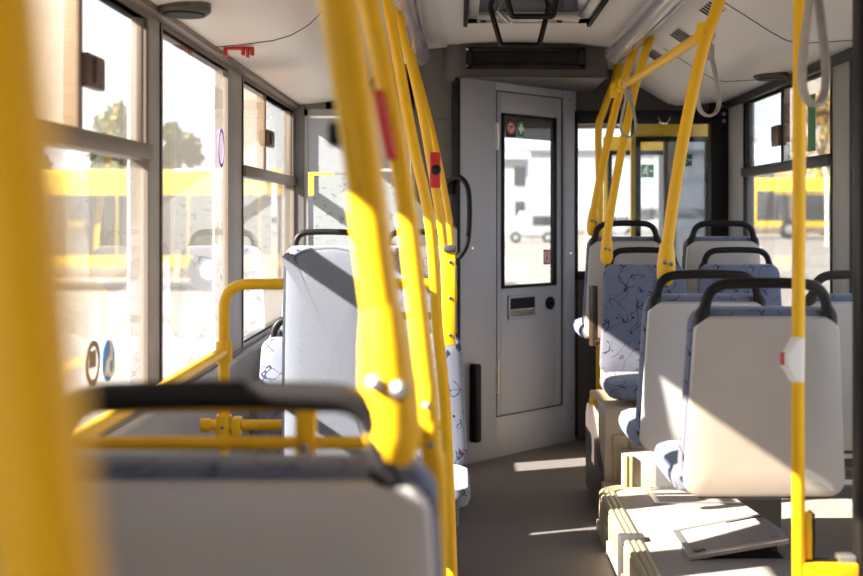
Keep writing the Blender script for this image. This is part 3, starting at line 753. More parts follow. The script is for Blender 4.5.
L3b = seat('sunlit-toned patterned high seat above the grey pad against the window', -.630, 5.70, .275, -1, .405, M['fabric_sunlit'], 'pedestal', .60, group='seats against the cab bulkhead')

# grey wheelchair back pad
pad = thing('wheelchair_backrest', 'upright pale grey cloth pad with rounded top behind the yellow rails', 'backrest', (-.37, 3.50, .42))
px0, px1 = (283 - VX) / F * 3.46, (381 - VX) / F * 3.46
ztop = H - (248 - VY) / F * 3.46
o = []
for (x, z) in ((px0 + .02, .42), (px1 - .02, .42), (px1, .44), (px1, ztop - .085), (px1 - .012, ztop - .05), (px1 - .045, ztop - .022), (px1 - .11, ztop - .004), (px0 + .13, ztop), (px0 + .065, ztop - .008), (px0 + .022, ztop - .034), (px0 + .004, ztop - .075), (px0, .44)):
    o.append((x, z))
sp = smooth_path([Vector((a, 0, b)) for a, b in o + [o[0]]], 4)[:-1]
o2 = [(p.x, p.z) for p in sp]
mb = MB(); mb.slab(o2, 3.455, 3.525, .022, dome=.006); pc = mb.build('cushion', M['pad'], pad, world=True)
mb = MB(); mb.tube([Vector((p.x, 3.470, p.z)) for p in sp] + [Vector((sp[0].x, 3.470, sp[0].z))], .0045, 6); mb.build('piping', M['pad'], pc, world=True)
mb = MB(); mb.box(px0 + .06, px1 - .06, 3.525, 3.535, .46, 1.05, .003); mb.build('back_plate', M['pillar'], pad, world=True)

# ------------------------------------------------------------------ poles and rails
def collar(mb, p, axis, r, h):
    a = Vector(axis).normalized(); mb.tube([p - a * h / 2, p - a * h * .3, p + a * h * .3, p + a * h / 2], [r * .94, r, r, r * .94], 16)
def bolt(mb, p, n, r=.006):
    n = Vector(n).normalized(); mb.tube([p, p + n * r * .9, p + n * r * 1.3], [r, r, r * .5], 8)
def stanchion(name, label, pts, r, clamp=False, top=True, group=None, foot=False, n=7):
    """pts bottom to top (world)."""
    t = thing(name, label, 'pole', tuple(pts[0]), 0, group)
    path = smooth_path(pts, n)
    mb = MB(); mb.tube(path, r, 16); mb.build('tube', M['yellow'], t, world=True)
    if top:
        mb = MB(); a = (path[-1] - path[-3]).normalized(); collar(mb, path[-1] - a * .05, a, r * 1.28, .12); mb.build('top_collar', M['yellow'], t, world=True)
    if clamp:
        k = clamp
        a = (path[3] - path[0]).normalized()
        mb = MB(); p = path[0]
        mb.tube([p - a * .035 * k, p - a * .025 * k, p - a * .0 * k, p + a * .045 * k, p + a * .09 * k, p + a * .125 * k], [r * .55, r * 1.15, r * 1.5, r * 1.5, r * 1.3, r * 1.02], 18, flat=(1.0, 1.0, (0, 1, 0)))
        c = mb.build('clamp', M['yellow'], t, world=True)
        mb = MB(); yv = Vector((0, -1, 0))
        bolt(mb, p + a * .052 * k + Vector((-.011 * k, -r * 1.32, 0)), yv, .0085 * k); bolt(mb, p + a * .046 * k + Vector((.012 * k, -r * 1.30, 0)), yv, .0085 * k)
        mb.build('bolt', M['bolt'], c, world=True)
    if foot:
        mb = MB(); p = path[0]; mb.tube([p, p + Vector((0, 0, .006)), p + Vector((0, 0, .012))], [r * 2.2, r * 2.2, r * 1.2], 20); mb.build('foot_plate', M['yellow'], t, world=True)
    return t
GP = 'yellow upright poles'
RT = .0165
# 1 the thick blurred one clamped to the near seat
d = 1.425
s1 = stanchion('grab_pole', 'thick yellow pole clamped with two bolts to the handle of the blurred seat', [P(393, 432, d), P(389, 385, d), P(384, 330, d), P(373, 245, d), P(357, 120, d), P(337, 0, d), P(312, -140, d), Vector((-.262, 1.45, 2.13))], .0235, clamp=1.2, group=GP)
mb = MB(); q = P(334, 134, 1.62); mb.box(q.x - .008, q.x + .030, q.y - .01, q.y + .016, q.z - .016, q.z + .016, .005)
mb.build('hook', M['black'], s1, world=True)
# 2 the pole carrying the crossbar rails, down to the floor
d = 1.88
s2 = stanchion('grab_pole', 'yellow pole with a red strip button next to the thick pole', [Vector((-.030, 1.88, .0)), P(437, 520, d), P(432, 450, d), P(427, 390, d), P(415, 280, d), P(404, 190, d), P(387, 90, d), P(368, 0, d), P(345, -100, d), Vector((-.25, 1.88, 2.13))], RT, group=GP, foot=True)
# 3
d = 3.56
s3 = stanchion('grab_pole', 'yellow pole at the end of the looped rail beside the grey pad', [Vector((-.012, d, 0.0)), P(447, 440, d), P(443, 380, d), P(437, 320, d), P(430, 224, d), P(411, 132, d), P(391, 20, d), Vector((-.252, d, 2.12))], RT, group=GP, foot=True)
# 4
d = 4.50
s4 = stanchion('grab_pole', 'yellow pole with a red and black button rising from the flat arm plate', [P(447, 350, d), P(446, 300, d), P(443, 240, d), P(429, 152, d), P(417, 90, d), Vector((-.245, d, 2.12))], RT, group=GP)
mb = MB(); mb.box(P(444, 0, 4.3).x, P(455.5, 0, 4.3).x, 4.30, 4.34, H - (346 - VY) / F * 4.3, H - (252 - VY) / F * 4.3, .004)
mb.box(P(446, 0, 4.3).x, P(453, 0, 4.3).x, 4.34, 4.50, .90, .93, .004)
pl = mb.build('arm_plate', M['yellow'], s4, world=True)
mb = MB(); mb.box(P(443.5, 0, 4.3).x, P(456, 0, 4.3).x, 4.292, 4.345, H - (252 - VY) / F * 4.3, H - (245 - VY) / F * 4.3, .005); mb.build('end_cap', M['dark'], pl, world=True)
mb = MB()
for py in (262, 298, 335):
    mb = MB(); bolt(mb, P(450, py, 4.30), (0, -1, 0), .006); mb.build('screw', M['dark'], pl, world=True)
# 5
d = 5.66
s5 = stanchion('grab_pole', 'yellow pole closest to the cab wall, clamped to the sunlit-toned seat by the bulkhead', [P(452, 300, d), P(451, 238, d), P(444, 190, d), P(434, 140, d), P(424, 100, d), Vector((-.245, d, 2.13))], RT, clamp=.9, group=GP)
# camera-side pole
s0 = stanchion('grab_pole', 'huge blurred ochre yellow pole standing right in front of the viewer', [Vector((-.030, .385, 0)), Vector((-.107, .385, .9)), Vector((-.1445, .385, 1.3)), Vector((-.170, .385, 1.55)), Vector((-.215, .385, 2.16))], .0175, group=GP, foot=True)
# right side
d = 3.845
r1 = stanchion('grab_pole', 'yellow pole clamped to the aisle seat handle and carrying a hanging strap', [P(666, 276, d), P(668, 240, d), P(678, 170, d), P(690, 105, d), P(704, 45, d), P(717, 8, d), Vector((.885, 3.85, 2.15))], .0195, clamp=.85, group=GP)
d = 5.62
r2 = stanchion('grab_pole', 'yellow pole clamped to the corner of the blue patterned seat', [P(606.5, 258, d), P(608, 230, d), P(616, 180, d), P(628, 120, d), P(637, 80, d), P(650, 38, d), Vector((.90, 5.62, 2.145))], .0195, clamp=.85, group=GP)
d = 5.87
r3 = stanchion('grab_pole', 'yellow pole clamped to the aisle seat before the glass partition', [P(592.5, 230, d), P(595, 205, d), P(604, 160, d), P(615, 110, d), P(624, 80, d), P(635, 48, d), Vector((.885, 5.87, 2.15))], .0195, clamp=.85, group=GP)
d = 6.62
r4 = stanchion('grab_pole', 'bent yellow pole standing on the floor by the glass partition', [Vector(((599.5 - VX) / F * d, d, 0.0)), P(599.5, 300, d), P(599.5, 200, d), P(598.5, 132, d), P(603, 112, d), P(615, 80, d), Vector((.885, d, 2.15))], .0195, group=GP, foot=True)
d = 2.86
r5 = stanchion('grab_pole', 'straight yellow pole with white stop button before the grey seat', [Vector((.812, d, PZ)), P(798, 420, d), P(799, 200, d), P(799.5, 20, d), P(801, -30, d), Vector((.83, d, 2.165))], .0155, group=GP, foot=True)

def rail(name, label, pts, r=RT, m='yellow', ends=(), rounded=None, cat='rail'):
    t = thing(name, label, cat, tuple(pts[0]))
    path = round_path(pts, rounded) if rounded else [Vector(p) for p in pts]
    mb = MB(); mb.tube(path, r, 14); mb.build('bar', M[m], t, world=True)
    for p, ax in ends:
        mb = MB(); collar(mb, Vector(p), ax, r * 1.5, .065); f = mb.build('fitting', M['yellow'], t, world=True)
        mb = MB(); bolt(mb, Vector(p) + Vector((0, -r * 1.35, 0)), (0, -1, 0), .0055); mb.build('bolt', M['bolt'], f, world=True)
    return t
d = 1.88
xr = P(427, 403, d)
z_up, z_lo = P(400, 404, d).z, P(400, 443, d).z
rail('grab_rail', 'upper yellow crossbar hidden behind the black handle of the blurred seat', [Vector((-.70, d, z_up)), Vector((P(427, 404, d).x, d, z_up))], .012, ends=[((P(427, 404, d).x, d, z_up), (0, 0, 1))])
rl = rail('grab_rail', 'yellow crossbar just above the top edge of the blurred seat', [Vector((-.70, d, z_lo)), Vector((P(431, 443, d).x, d, z_lo))], .0105, ends=[((P(431, 443, d).x, d, z_lo), (0, 0, 1))])
mb = MB(); q = P(306, 443, d); mb.box(q.x - .016, q.x + .016, d - .016, d + .016, z_lo - .018, z_up, .006); ps = mb.build('post', M['yellow'], rl, world=True)
mb = MB(); bolt(mb, Vector((q.x, d - .016, z_lo - .004)), (0, -1, 0), .007); mb.build('bolt', M['bolt'], ps, world=True)
# looped rail of the wheelchair space
d = 3.57
xl = P(224, 300, d).x; zt_ = P(224, 284, d).z; xe = P(434, 284, d).x
rail('grab_rail', 'yellow rail bent down in a loop beside the window', [Vector((xl, d, 0.0)), Vector((xl, d, zt_)), Vector((xe, d, zt_))], .0165, ends=[((xl, d, P(224, 352, d).z), (0, 0, 1)), ((xl, d, P(224, 426, d).z), (0, 0, 1))], rounded=.075)
zz = P(224, 425, d).z
rl = rail('grab_rail', 'low yellow rail with clamp fittings below the looped rail', [Vector((P(204, 425, d).x, d, zz)), Vector((P(447, 425, d).x, d, zz))], .0165)
mb = MB(); collar(mb, Vector((P(206, 425, d).x, d, zz)), (1, 0, 0), .021, .03); mb.build('end_cap', M['yellow'], rl, world=True); mb = MB(); q = P(237, 425, d); mb.box(q.x - .014, q.x + .014, d - .024, d + .024, zz - .03, zz + .024, .005); mb.build('fitting', M['yellow'], rl, world=True)
# sloping (receding) rail along the window
za = P(228, 352, 3.55).z
rail('grab_rail', 'yellow handrail running along the window sill towards the looped rail', [Vector((xl, 3.56, za)), Vector((xl - .005, 1.90, za - .01))], .0155)
mb = MB(); mb.cyl(Vector((XL, 2.0, za)), Vector((xl, 2.0, za)), .010); tag(mb.build('rail_bracket', M['yellow']), 'short yellow bracket tying the sill handrail to the window wall', 'bracket')
# overhead rail
pa = Vector((P(704, 34, 3.86).x, 3.86, P(704, 34, 3.86).z)); pb = Vector((P(616, 91, 5.9).x, 5.9, P(616, 91, 5.9).z))
rail('grab_rail', 'overhead yellow rail between the poles of the aisle seats', [pa, pb], .0185, ends=[(pa, (.2, 0, 1)), (pa.lerp(pb, .88), (.1, 0, 1)), (pb, (.1, 0, 1))])
pc_ = Vector((.822, 2.86, 1.885))
rail('grab_rail', 'overhead yellow rail end above the straight pole', [pc_, Vector((.86, 2.2, 1.89)), Vector((.87, 1.4, 1.89))], .0155, ends=[(pc_, (0, 0, 1))])

# hanging straps
def strap(label, top, length, w, r_w, yaw):
    t = thing('hand_strap', label, 'strap', tuple(top - Vector((0, 0, length))), 0, 'hanging hand straps')
    ca, sa = math.cos(yaw), math.sin(yaw)
    f = lambda a, z: top + Vector((a * ca, a * sa, z))
    pts = [f(0.004, 0), f(.008, -length * .18), f(w * .32, -length * .45), f(w * .5, -length * .75), f(w * .40, -length * .93), f(0, -length), f(-w * .40, -length * .93), f(-w * .5, -length * .75), f(-w * .32, -length * .45), f(-.008, -length * .18), f(-.004, 0)]
    mb = MB(); mb.tube(smooth_path(pts, 5), r_w, 8, flat=(1.0, .35, (-sa, ca, 0))); mb.build('loop', M['strap'], t, world=True)
    mb = MB(); mb.box(-.016, .016, -.013, .013, -.03, .02, .004, M4=Matrix.Translation(top + Vector((0, 0, -length * .16))) @ Matrix.Rotation(yaw, 4, 'Z')); mb.build('buckle', M['strap'], t, world=True)
    mb = MB(); mb.ring(top + Vector((0, 0, .012)), .016, .023, .022, (0.1, 1, 0)); mb.build('hanger', M['chrome'], t, world=True)
    return t
p = Vector((.822, 3.95, 1.885)); strap('grey loop strap hanging where the overhead rail meets its pole', p, .255, .075, .0145, .25)
p = pa.lerp(pb, .80); strap('grey loop strap hanging from the overhead rail near the front poles', p - Vector((0, 0, .012)), .235, .075, .0125, .35)
strap('large grey loop strap hanging beside the straight yellow pole', Vector((P(814, 0, 2.7).x, 2.7, 1.875)), .325, .064, .0165, .35)

# buttons
def button(label, loc, sx, sy, sz, m, bm_, cap=None):
    t = thing('stop_button', label, 'button', tuple(loc))
    return t
sb = thing('stop_button', 'white stop button box with red push pad on the straight pole', 'button', tuple(P(790, 381, 2.84)))
dd = 2.84; z0 = P(0, 381, dd).z; z1 = P(0, 337, dd).z
X = lambda px: (px - VX) / F * dd
ol = [(X(802), z0), (X(802), z1), (X(796), z1), (X(793), z1 - .004), (X(787), z1 - .030), (X(783), z1 - .040), (X(783), z0 + .034), (X(789), z0 + .012), (X(791), z0)]
mb = MB(); mb.slab(ol, dd - .026, dd + .03, .006); bx = mb.build('housing', M['white'], sb, world=True)
mb = MB(); mb.box(X(781), X(784.5), dd - .012, dd + .012, P(0, 365, dd).z, P(0, 352, dd).z, .003); mb.build('push_pad', M['red'], sb, world=True)
sb = thing('stop_button', 'long red strip button on the second yellow pole', 'button', tuple(P(390, 160, 1.86)))
q0 = P(392, 160, 1.862); q1 = P(377, 90, 1.862); 
mb = MB(); mb.tube([q0, q0.lerp(q1, .04), q0.lerp(q1, .96), q1], [.006, .0115, .0115, .006], 10, flat=(1, .8, (0, 1, 0))); mb.build('housing', M['red'], sb, world=True)
mb = MB(); qm = q0.lerp(q1, .5); mb.disc(qm + Vector((0, -.010, 0)), .006, .005, (0, -1, 0), 14); mb.build('push_pad', M['red'], sb, world=True)
dd = 4.44; q = P(435, 170, dd)
sb = thing('stop_button', 'red stop button with black knob on the pole above the flat yellow arm plate', 'button', tuple(q - Vector((0, 0, .07))))
mb = MB(); mb.box(q.x - .020, q.x + .020, dd - .018, dd + .045, q.z - .066, q.z + .066, .007); mb.build('housing', M['red'], sb, world=True)
mb = MB(); mb.tube([q + Vector((.004, -.016, .0)), q + Vector((.004, -.034, .0)), q + Vector((.004, -.040, .0))], [.019, .018, .010], 16); mb.build('push_knob', M['black'], sb, world=True)

# glass draught screen at the doorway post
mb = MB(); xq0, xq1 = P(857, 0, 2.86).x, 1.06
mb.box(xq0, xq1, 2.84, 2.90, PZ, 2.06, .006)
scr = thing('door_screen', 'dark door post with clear glass screen beside the straight yellow pole', 'screen', (xq0, 2.86, PZ))
mb.build('post', M['frame_dark'], scr, world=True)
mb = MB(); mb.box(P(804, 0, 2.86).x, xq0, 2.866, 2.871, P(0, 556, 2.86).z, 1.72); mb.build('pane', M['glass_clear'], scr, world=True)
mb = MB(); mb.box(P(802, 0, 2.86).x, xq0, 2.84, 2.895, P(0, 584, 2.86).z, P(0, 562, 2.86).z, .006); rb = mb.build('bottom_rail', M['yellow'], scr, world=True)
mb = MB(); mb.box(P(806.5, 0, 2.86).x, P(813, 0, 2.86).x, 2.862, 2.90, P(0, 565, 2.86).z, P(0, 514, 2.86).z, .003); mb.build('glass_holder', M['yellow'], scr, world=True)
mb = MB(); mb.box(P(813, 0, 2.86).x, P(815, 0, 2.86).x, 2.86, 2.90, P(0, 565, 2.86).z, P(0, 514, 2.86).z); mb.box(P(804, 0, 2.86).x, xq0, 2.858, 2.88, P(0, 563, 2.86).z, P(0, 560, 2.86).z); mb.build('seal', M['rubber'], scr, world=True)
mb = MB(); a = P(838, 555, 2.86); b = P(856, 570, 2.86); mb.box(a.x, b.x, 2.85, 2.89, b.z, a.z, .004); mb.build('corner_clip', M['alu'], scr, world=True)

# ------------------------------------------------------------------ ceiling fittings
def lamp(label, x, z):
    t = thing('ceiling_light', label, 'light', (x, 3.5, z), 0, 'tubular ceiling lights')
    mb = MB(); mb.tube([Vector((x, 1.0, z)), Vector((x, 6.02, z)), Vector((x, 6.08, z - .002)), Vector((x, 6.11, z - .004)), Vector((x, 6.12, z - .005))], [.052, .052, .048, .034, .012], 24); mb.build('tube_cover', M['tube'], t, world=True)
    s = 1 if x > .3 else -1
    mb = MB(); mb.box(x + s * .045 - .012, x + s * .045 + .012, 1.0, 6.05, z + .0, z + .055, .004); mb.build('housing', M['dark'], t, world=True)
    mb = MB()
    mb.tube([Vector((x + s * .062, 1.0, z - .005)), Vector((x + s * .062, 5.95, z - .005))], .010, 10); mb.build('chrome_strip', M['chrome'], t, world=True)
    return t
lamp('tubular ceiling light above the grey seats and their poles', .785, 2.118)
lamp('tubular ceiling light above the row of close yellow poles', -.20, 2.112)

def frame_patch(x, y, nx, sx, sy, name, label, cat, group):
    pass
slope = math.atan2(2.10 - 1.985, -(0.97 - 1.15))
for i, (x, y, lab) in enumerate(((.975, 4.62, 'square slotted air vent in the ceiling next to the big yellow pole'), (.975, 5.27, 'square slotted air vent in the middle of the ceiling row of vents'), (.975, 5.93, 'square slotted air vent in the ceiling closest to the front partition'))):
    t = thing('air_vent', lab, 'vent', (x, y, zceil(x)), 0, 'slotted ceiling vents')
    mm = Matrix.Translation((0, 0, 0)) @ Matrix.Rotation(math.radians(33), 4, 'Y')
    mb = MB(); mb.box(-.040, .040, -.115, .115, -.006, .010, M4=mm); mb.build('plate', M['ceiling'], t)
    mb = MB()
    for k in range(5): mb.box(-.033, .033, -.100 + k * .042, -.076 + k * .042, -.008, -.002, M4=mm)
    mb.build('slots', M['rubber'], t)
def speaker(label, c, r):
    t = thing('ceiling_speaker', label, 'speaker', tuple(c), 0, 'round ceiling speakers')
    mb = MB(); mb.tube([Vector((0, 0, .02)), Vector((0, 0, -.010)), Vector((0, 0, -.018))], [r, r, r * .9], 28); mb.build('rim', M['dark'], t)
    mb = MB(); mb.disc((0, 0, -.0185), r * .8, .004, (0, 0, -1)); mb.build('grille', M['rubber'], t)
p = P(180, 2, 3.4); speaker('round dark ceiling speaker over the tall side window', Vector((-.775, 3.38, zceil(-.775) - .004)), .075)
speaker('round black ceiling speaker over the window with green sticker', Vector((1.43, 5.5, zceil(1.43) - .004)), .078)
rc = thing('hanger_clip', 'small red clip bracket on the ceiling above the windows', 'clip', (-.765, 4.18, zceil(-.765) - .03))
zc = zceil(-.765)
mb = MB(); mb.box(-.82, -.715, 4.17, 4.19, zc - .013, zc - .001, .003); mb.box(-.82, -.808, 4.165, 4.195, zc - .035, zc - .004, .002); mb.box(-.757, -.747, 4.165, 4.195, zc - .032, zc - .004, .002); mb.box(-.740, -.732, 4.165, 4.195, zc - .040, zc - .004, .002); mb.box(-.727, -.715, 4.165, 4.195, zc - .032, zc - .004, .002)
mb.build('bracket', M['red'], rc, world=True)
# roof hatch
hx0, hx1, hy0, hy1, hzz = .035, .585, 4.7, 5.45, 2.195
rh = thing('roof_hatch', 'roof hatch with two black handle frames in the middle of the ceiling', 'hatch', (.31, 5.1, 2.19))
mb = MB(); mb.box(hx0, hx1, hy1 - .14, hy1, hzz - .02, hzz + .005, .004); mb.box(hx0, hx1, hy0, hy0 + .05, hzz - .02, hzz + .005, .004); mb.box(hx0, hx0 + .05, hy0, hy1, hzz - .02, hzz + .005, .004); mb.box(hx1 - .05, hx1, hy0, hy1, hzz - .02, hzz + .005, .004); mb.build('frame', M['alu'], rh, world=True)
mb = MB(); mb.box(hx0 + .04, hx1 - .04, hy0 + .04, hy1 - .12, hzz - .006, hzz + .004); mb.build('lid', M['busglass'], rh, world=True)
mb = MB(); mb.box(hx0 - .015, hx0 + .004, hy0, hy1 + .01, hzz - .035, hzz + .006, .003); mb.build('seal', M['rubber'], rh, world=True); mb = MB(); mb.box(hx1 - .004, hx1 + .015, hy0, hy1 + .01, hzz - .035, hzz + .006, .003); mb.build('seal', M['rubber'], rh, world=True)
def hang(label, d, top, bot, ytop):
    pts = [P(top[0], ytop, d), P(bot[0], bot[2], d), P(bot[1], bot[2], d), P(top[1], ytop, d)]
    pts[0].z = pts[3].z = hzz - .005
    mb = MB(); mb.tube(round_path(pts, .012, 4), .0115, 4, flat=(1, 1, (0, 1, 0))); return mb.build('handle', M['black'], rh, world=True)
hang('', 5.1, (490, 549), (501, 539, 45.5), 0)
hang('', 4.75, (505, 558), (512, 553, 16.5), -15)
mb = MB(); q = P(483, 12, 5.4); mb.disc(Vector((q.x, 5.38, hzz - .02)), .014, .006, (0, 0, -1)); q = P(559, 10, 5.4); mb.disc(Vector((q.x, 5.38, hzz - .02)), .014, .006, (0, 0, -1)); mb.build('stud', M['rubber'], rh, world=True)
mb = MB(); mb.tube([P(490, 4, 5.3), P(510, 23, 5.1)], .007, 8); mb.build('strut', M['white'], rh, world=True)

# ------------------------------------------------------------------ outside
GZ = -.40
mb = MB(); bm = mb.bm
xs = [-160, -60, -2, 4, 6, 8.5, 11, 13, 60, 160]; 
def gz(x): 
    t = min(1, max(0, (x - 5) / 8)); return GZ + .55 * t * t * (3 - 2 * t)
ys = [-30, 200]
rows = [[bm.verts.new((x, y, gz(x))) for x in xs] for y in ys]
for i in range(len(xs) - 1): bm.faces.new((rows[0][i], rows[0][i + 1], rows[1][i + 1], rows[1][i]))
struct('ground', mb, M['asphalt'], 'pale concrete yard outside')

def coach(label, x0, y0, z, length, hgt, depth, facing='x', n=7):
    t = thing('parked_bus', label, 'bus', (x0, y0, z), 0, 'buses parked in the yard')
    mb = MB(); mb.box(0, length, 0, depth, .30, hgt, .12, 3); mb.build('body', M['busyellow'], t)
    for k in range(n):
        a = .35 + k * (length - .7) / n
        mb = MB(); mb.box(a, a + (length - .7) / n - .05, -.02, .03, hgt * .30, hgt * .79, .02); mb.build('window', M['busglass'], t)
    mb = MB(); mb.box(.1, length - .1, -.015, .03, .36, hgt * .20, .01); mb.build('skirt', M['busskirt'], t)
    for k in (.18, .74):
        mb = MB(); mb.cyl(Vector((length * k, -.03, .48)), Vector((length * k, .3, .48)), .48, 24); w = mb.build('wheel', M['rubber'], t)
        mb = MB(); mb.cyl(Vector((length * k, -.04, .48)), Vector((length * k, .1, .48)), .22, 18); mb.build('hub', M['alu'], w)
    return t
M['busskirt'] = mat('bus_skirt_brown', (0.16, 0.11, 0.07), 0.5, var=0.1)
coach('yellow bus seen through the side windows with stickers', -14.5, 27, GZ, 12.0, 2.75, 2.5)
coach('yellow bus standing outside the window with green sticker', 14.55, 60, gz(20), 11.0, 3.05, 2.5, n=6)
coach('second yellow bus further along the yard outside the aisle side windows', 18.6, 46, gz(20), 11.0, 2.9, 2.5, n=6)

def tree(label, x, y, z, h, r, m, group, n=1400):
    t = thing('tree', label, 'tree', (x, y, z), 0, group)
    mb = MB(); mb.tube([Vector((0, 0, 0)), Vector((.05, 0, h * .35)), Vector((0, .1, h * .75))], [h * .03, h * .022, h * .008], 8)
    for k in range(5):
        a = k * 1.26; mb.tube([Vector((.04, 0, h * (.35 + .06 * k))), Vector((math.cos(a) * r * .6, math.sin(a) * r * .6, h * (.6 + .05 * k)))], [h * .012, h * .004], 6)
    mb.build('trunk', M['bark'], t)
    mb = MB(); bm = mb.bm; rnd = random.Random(int(x * 31 + y))
    blobs = [(Vector((rnd.gauss(0, .45) * r, rnd.gauss(0, .45) * r, h * (.45 + .5 * rnd.random()))), r * (.35 + .25 * rnd.random())) for _ in range(12)]
    for k in range(n):
        c, br = rnd.choice(blobs)
        v = Vector((rnd.gauss(0, 1), rnd.gauss(0, 1), rnd.gauss(0, 1))).normalized() * br * (.5 + .5 * rnd.random())
        p = c + v; s = .12 + .16 * rnd.random()
        a = Vector((rnd.gauss(0, 1), rnd.gauss(0, 1), rnd.gauss(0, 1))).normalized(); b = a.orthogonal().normalized() * s * .6; a *= s
        q = [bm.verts.new(p + o) for o in (-a, b, a, -b)]; bm.faces.new(q)
    mb.build('crown', m, t)
TG = 'trees behind the yard'
def put_tree(label, px, d, top, wpx, m, g=TG, n=1400):
    s = F / d; x = (px - VX) / s; z = gz(x); tree(label, x, d, z, (VY - top) / s + H - z, wpx / s / 2, m, g, n)
put_tree('green tree above the parked bus outside the window with tan sliding pane', 112, 48, 110, 62, M['leaf'])
put_tree('green tree outside the tall one-piece side window', 180, 50, 122, 44, M['leaf'])
put_tree('golden leaved tree outside the sliding pane behind the green sticker', 822, 70, 96, 60, M['leafgold'])
put_tree('golden leaved tree beyond the dark door post', 870, 55, 88, 60, M['leafgold'])
put_tree('small green tree low behind the parked bus by the window pillar', 30, 52, 128, 60, M['leaf'])

def building(name, label, x0, x1, y, hgt, depth, m, roof, wins, gable=0.0, cat='building'):
    z = gz(x0); t = thing(name, label, cat, (x0, y, z))
    w = x1 - x0
    mb = MB(); mb.box(0, w, 0, depth, -.3, hgt); mb.build('wall_face', m, t)
    mb = MB()
    if gable: mb.rings([[Vector((-.4, yy, hgt)), Vector((w + .4, yy, hgt)), Vector((w * .62, yy, hgt + gable))] for yy in (-.5, depth)])
    else: mb.box(-.3, w + .3, -.4, depth, hgt, hgt + .5)
    mb.build('roof', roof, t)
    for (a, b, c2, d2) in wins:
        mb = MB(); mb.box(a, b, -.08, .1, c2, d2); mb.build('window', M['busglass'] if d2 - c2 < 3 else M['shed'], t)
    return t
# facade units: s ~ 10.4 px per metre at 115 m
s = F / 115
bx0 = (300 - VX) / s; 
Wn = []
for px in (515, 519, 523): Wn.append(((px - 300) / s, (px - 300 + 3) / s, 5.6, 7.4))
Wn += [((640 - 300) / s, (720 - 300) / s, 1.4, 2.4)]
building('warehouse', 'long pale building across the yard beyond the cab', bx0, (760 - VX) / s, 115, 8.0, 20, M['building'], M['building'], Wn)
s2_ = F / 90
building('annex', 'pale annex block with dark upper windows outside the cab door window', (470 - VX) / s2_, (526 - VX) / s2_, 90, 6.0, 8, M['building2'] if 'building2' in M else M['building'], M['shedroof'], [((514 - 470) / s2_, (517 - 470) / s2_, 4.0, 5.4), ((518 - 470) / s2_, (521 - 470) / s2_, 4.0, 5.4), ((522 - 470) / s2_, (525 - 470) / s2_, 4.0, 5.4), ((515 - 470) / s2_, (519 - 470) / s2_, 1.7, 2.8), ((520 - 470) / s2_, (524 - 470) / s2_, 1.7, 2.8)])
s3_ = F / 95
building('shed', 'pale blue gabled shed beyond the side windows', (742 - VX) / s3_, (800 - VX) / s3_, 95, 4.6, 14, M['shed'], M['shedroof'], [], gable=2.6)
building('frame_column', 'narrow dark blue column standing in for window frame beside the shed', (741 - VX) / (F / 88), (752 - VX) / (F / 88), 88, 6.6, 1.5, mat('dark_blue_frame', (0.06, 0.09, 0.15), .6), M['shed'], [])  # narrow block added outside to stand for part of the window frame

def car(label, x, y, length, hgt, m, van=False, name='parked_car'):
    z = gz(x); t = thing(name, label, 'van' if van else 'car', (x, y, z), 0, 'vehicles parked across the yard')
    if van: prof = [(0, .35), (length, .35), (length, hgt), (length * .30, hgt), (length * .20, hgt * .62), (.02, hgt * .52)]
    else: prof = [(0, .3), (length, .3), (length, hgt * .58), (length * .86, hgt * .66), (length * .74, hgt), (length * .40, hgt), (length * .25, hgt * .64), (.05, hgt * .55)]
    mb = MB(); mb.slab(prof, 0, 1.75, .06); mb.build('body', m, t)
    mb = MB()
    if van: mb.box(length * .52, length * .86, -.02, .05, hgt * .55, hgt * .85, .02)
    else: mb.rings([[Vector((length * .29, yy, hgt * .66)), Vector((length * .82, yy, hgt * .66)), Vector((length * .72, yy, hgt * .93)), Vector((length * .42, yy, hgt * .93))] for yy in (-.02, .05)])
    mb.build('window', M['busglass'], t)
    for k in (.2, .8):
        mb = MB(); mb.cyl(Vector((length * k, -.03, .34)), Vector((length * k, .25, .34)), .34, 20); w = mb.build('wheel', M['rubber'], t)
        mb = MB(); mb.cyl(Vector((length * k, -.04, .34)), Vector((length * k, .1, .34)), .18, 14); mb.build('hub', M['alu'], w)
sv = F / 76
car('white van with a rear side window outside the cab door window', (505 - VX) / sv, 76, 3.4, 2.0, M['carwhite'], True, 'parked_van')
sv = F / 80
car('white car parked across the yard beside the van', (588 - VX) / sv, 80, 3.6, 1.5, M['carwhite'])
car('pale grey car seen through the yellow framed door', (652 - VX) / sv, 80, 3.8, 1.5, M['cargrey'])
car('white car at the end of the row seen past the grey door glass', (716 - VX) / sv, 80, 3.9, 1.5, M['carwhite'])
lp = thing('lamp_post', 'white lamp post with curved arm outside the window with green sticker', 'lamp post', ((826 - VX) / F * 40, 40, gz(12)))
mb = MB(); mb.tube(smooth_path([P(827, 246, 40), P(827, 190, 40), P(825, 168, 40), P(818, 157, 40), P(806, 154, 40)], 6), .05, 8); mb.build('post', M['white'], lp, world=True)
mb = MB(); q = P(802, 154, 40); mb.box(q.x - .25, q.x + .2, 39.9, 40.1, q.z - .05, q.z + .06, .03); mb.build('lantern', M['white'], lp, world=True)

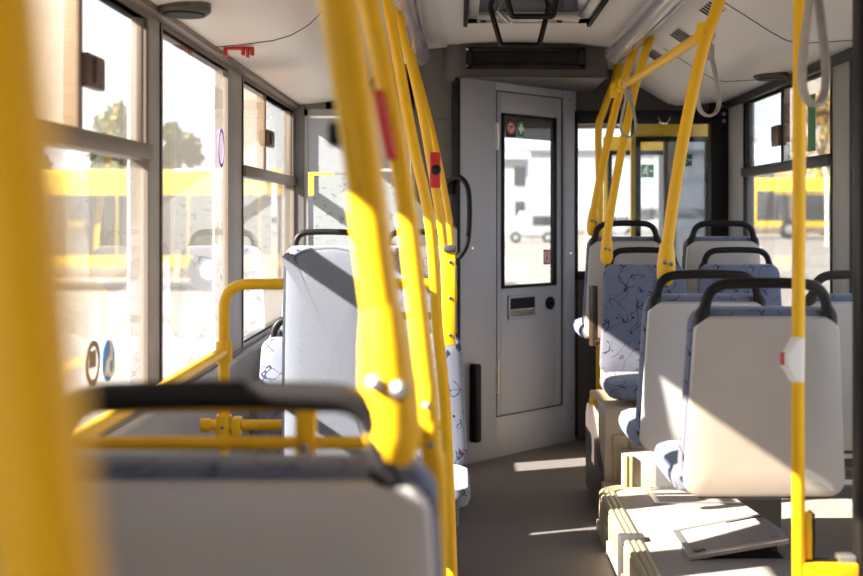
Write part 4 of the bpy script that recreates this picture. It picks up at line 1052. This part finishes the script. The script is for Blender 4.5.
# ------------------------------------------------------------------ light, sky, camera
sun = bpy.data.lights.new('sun', 'SUN'); sun.energy = 48.0; sun.color = (1.0, .93, .83); sun.angle = math.radians(.6)
so = bpy.data.objects.new('sun', sun); C.objects.link(so)
so.rotation_euler = Vector((1.0, .36, -.68)).to_track_quat('-Z', 'Y').to_euler()
w = bpy.data.worlds.new('sky'); bpy.context.scene.world = w; w.use_nodes = True
nt = w.node_tree; nt.nodes.clear(); L = nt.links.new
out = nt.nodes.new('ShaderNodeOutputWorld'); bg = nt.nodes.new('ShaderNodeBackground')
tc = nt.nodes.new('ShaderNodeTexCoord'); sp_ = nt.nodes.new('ShaderNodeSeparateXYZ'); rp = nt.nodes.new('ShaderNodeValToRGB')
L(tc.outputs['Generated'], sp_.inputs[0]); L(sp_.outputs['Z'], rp.inputs[0])
rp.color_ramp.elements[0].position = 0.0; rp.color_ramp.elements[0].color = (.97, .98, 1.0, 1)
rp.color_ramp.elements[1].position = 0.6; rp.color_ramp.elements[1].color = (.62, .76, 1.0, 1)
L(rp.outputs[0], bg.inputs[0]); bg.inputs[1].default_value = 2.9; L(bg.outputs[0], out.inputs[0])

cam = bpy.data.cameras.new('camera'); co = bpy.data.objects.new('camera', cam); C.objects.link(co)
cam.sensor_width = 36.0; cam.lens = F / 863 * 36.0
cam.shift_x = -(VX - 431.5) / 863; cam.shift_y = -(288 - VY) / 863
co.location = (0, 0, H); co.rotation_euler = (math.radians(90), 0, 0)
cam.dof.use_dof = True; cam.dof.focus_distance = 4.6; cam.dof.aperture_fstop = 2.8
cam.clip_start = .02; cam.clip_end = 600
sc = bpy.context.scene; sc.camera = co
sc.view_settings.view_transform = 'Standard'; sc.view_settings.look = 'None'; sc.view_settings.gamma = 1.0; sc.view_settings.exposure = 0.16
sc.view_settings.use_curve_mapping = False
sc.cycles.max_bounces = 10; sc.cycles.diffuse_bounces = 5; sc.cycles.transparent_max_bounces = 24; sc.cycles.glossy_bounces = 4
sc.cycles.use_denoising = True
sc.cycles.sample_clamp_indirect = 10
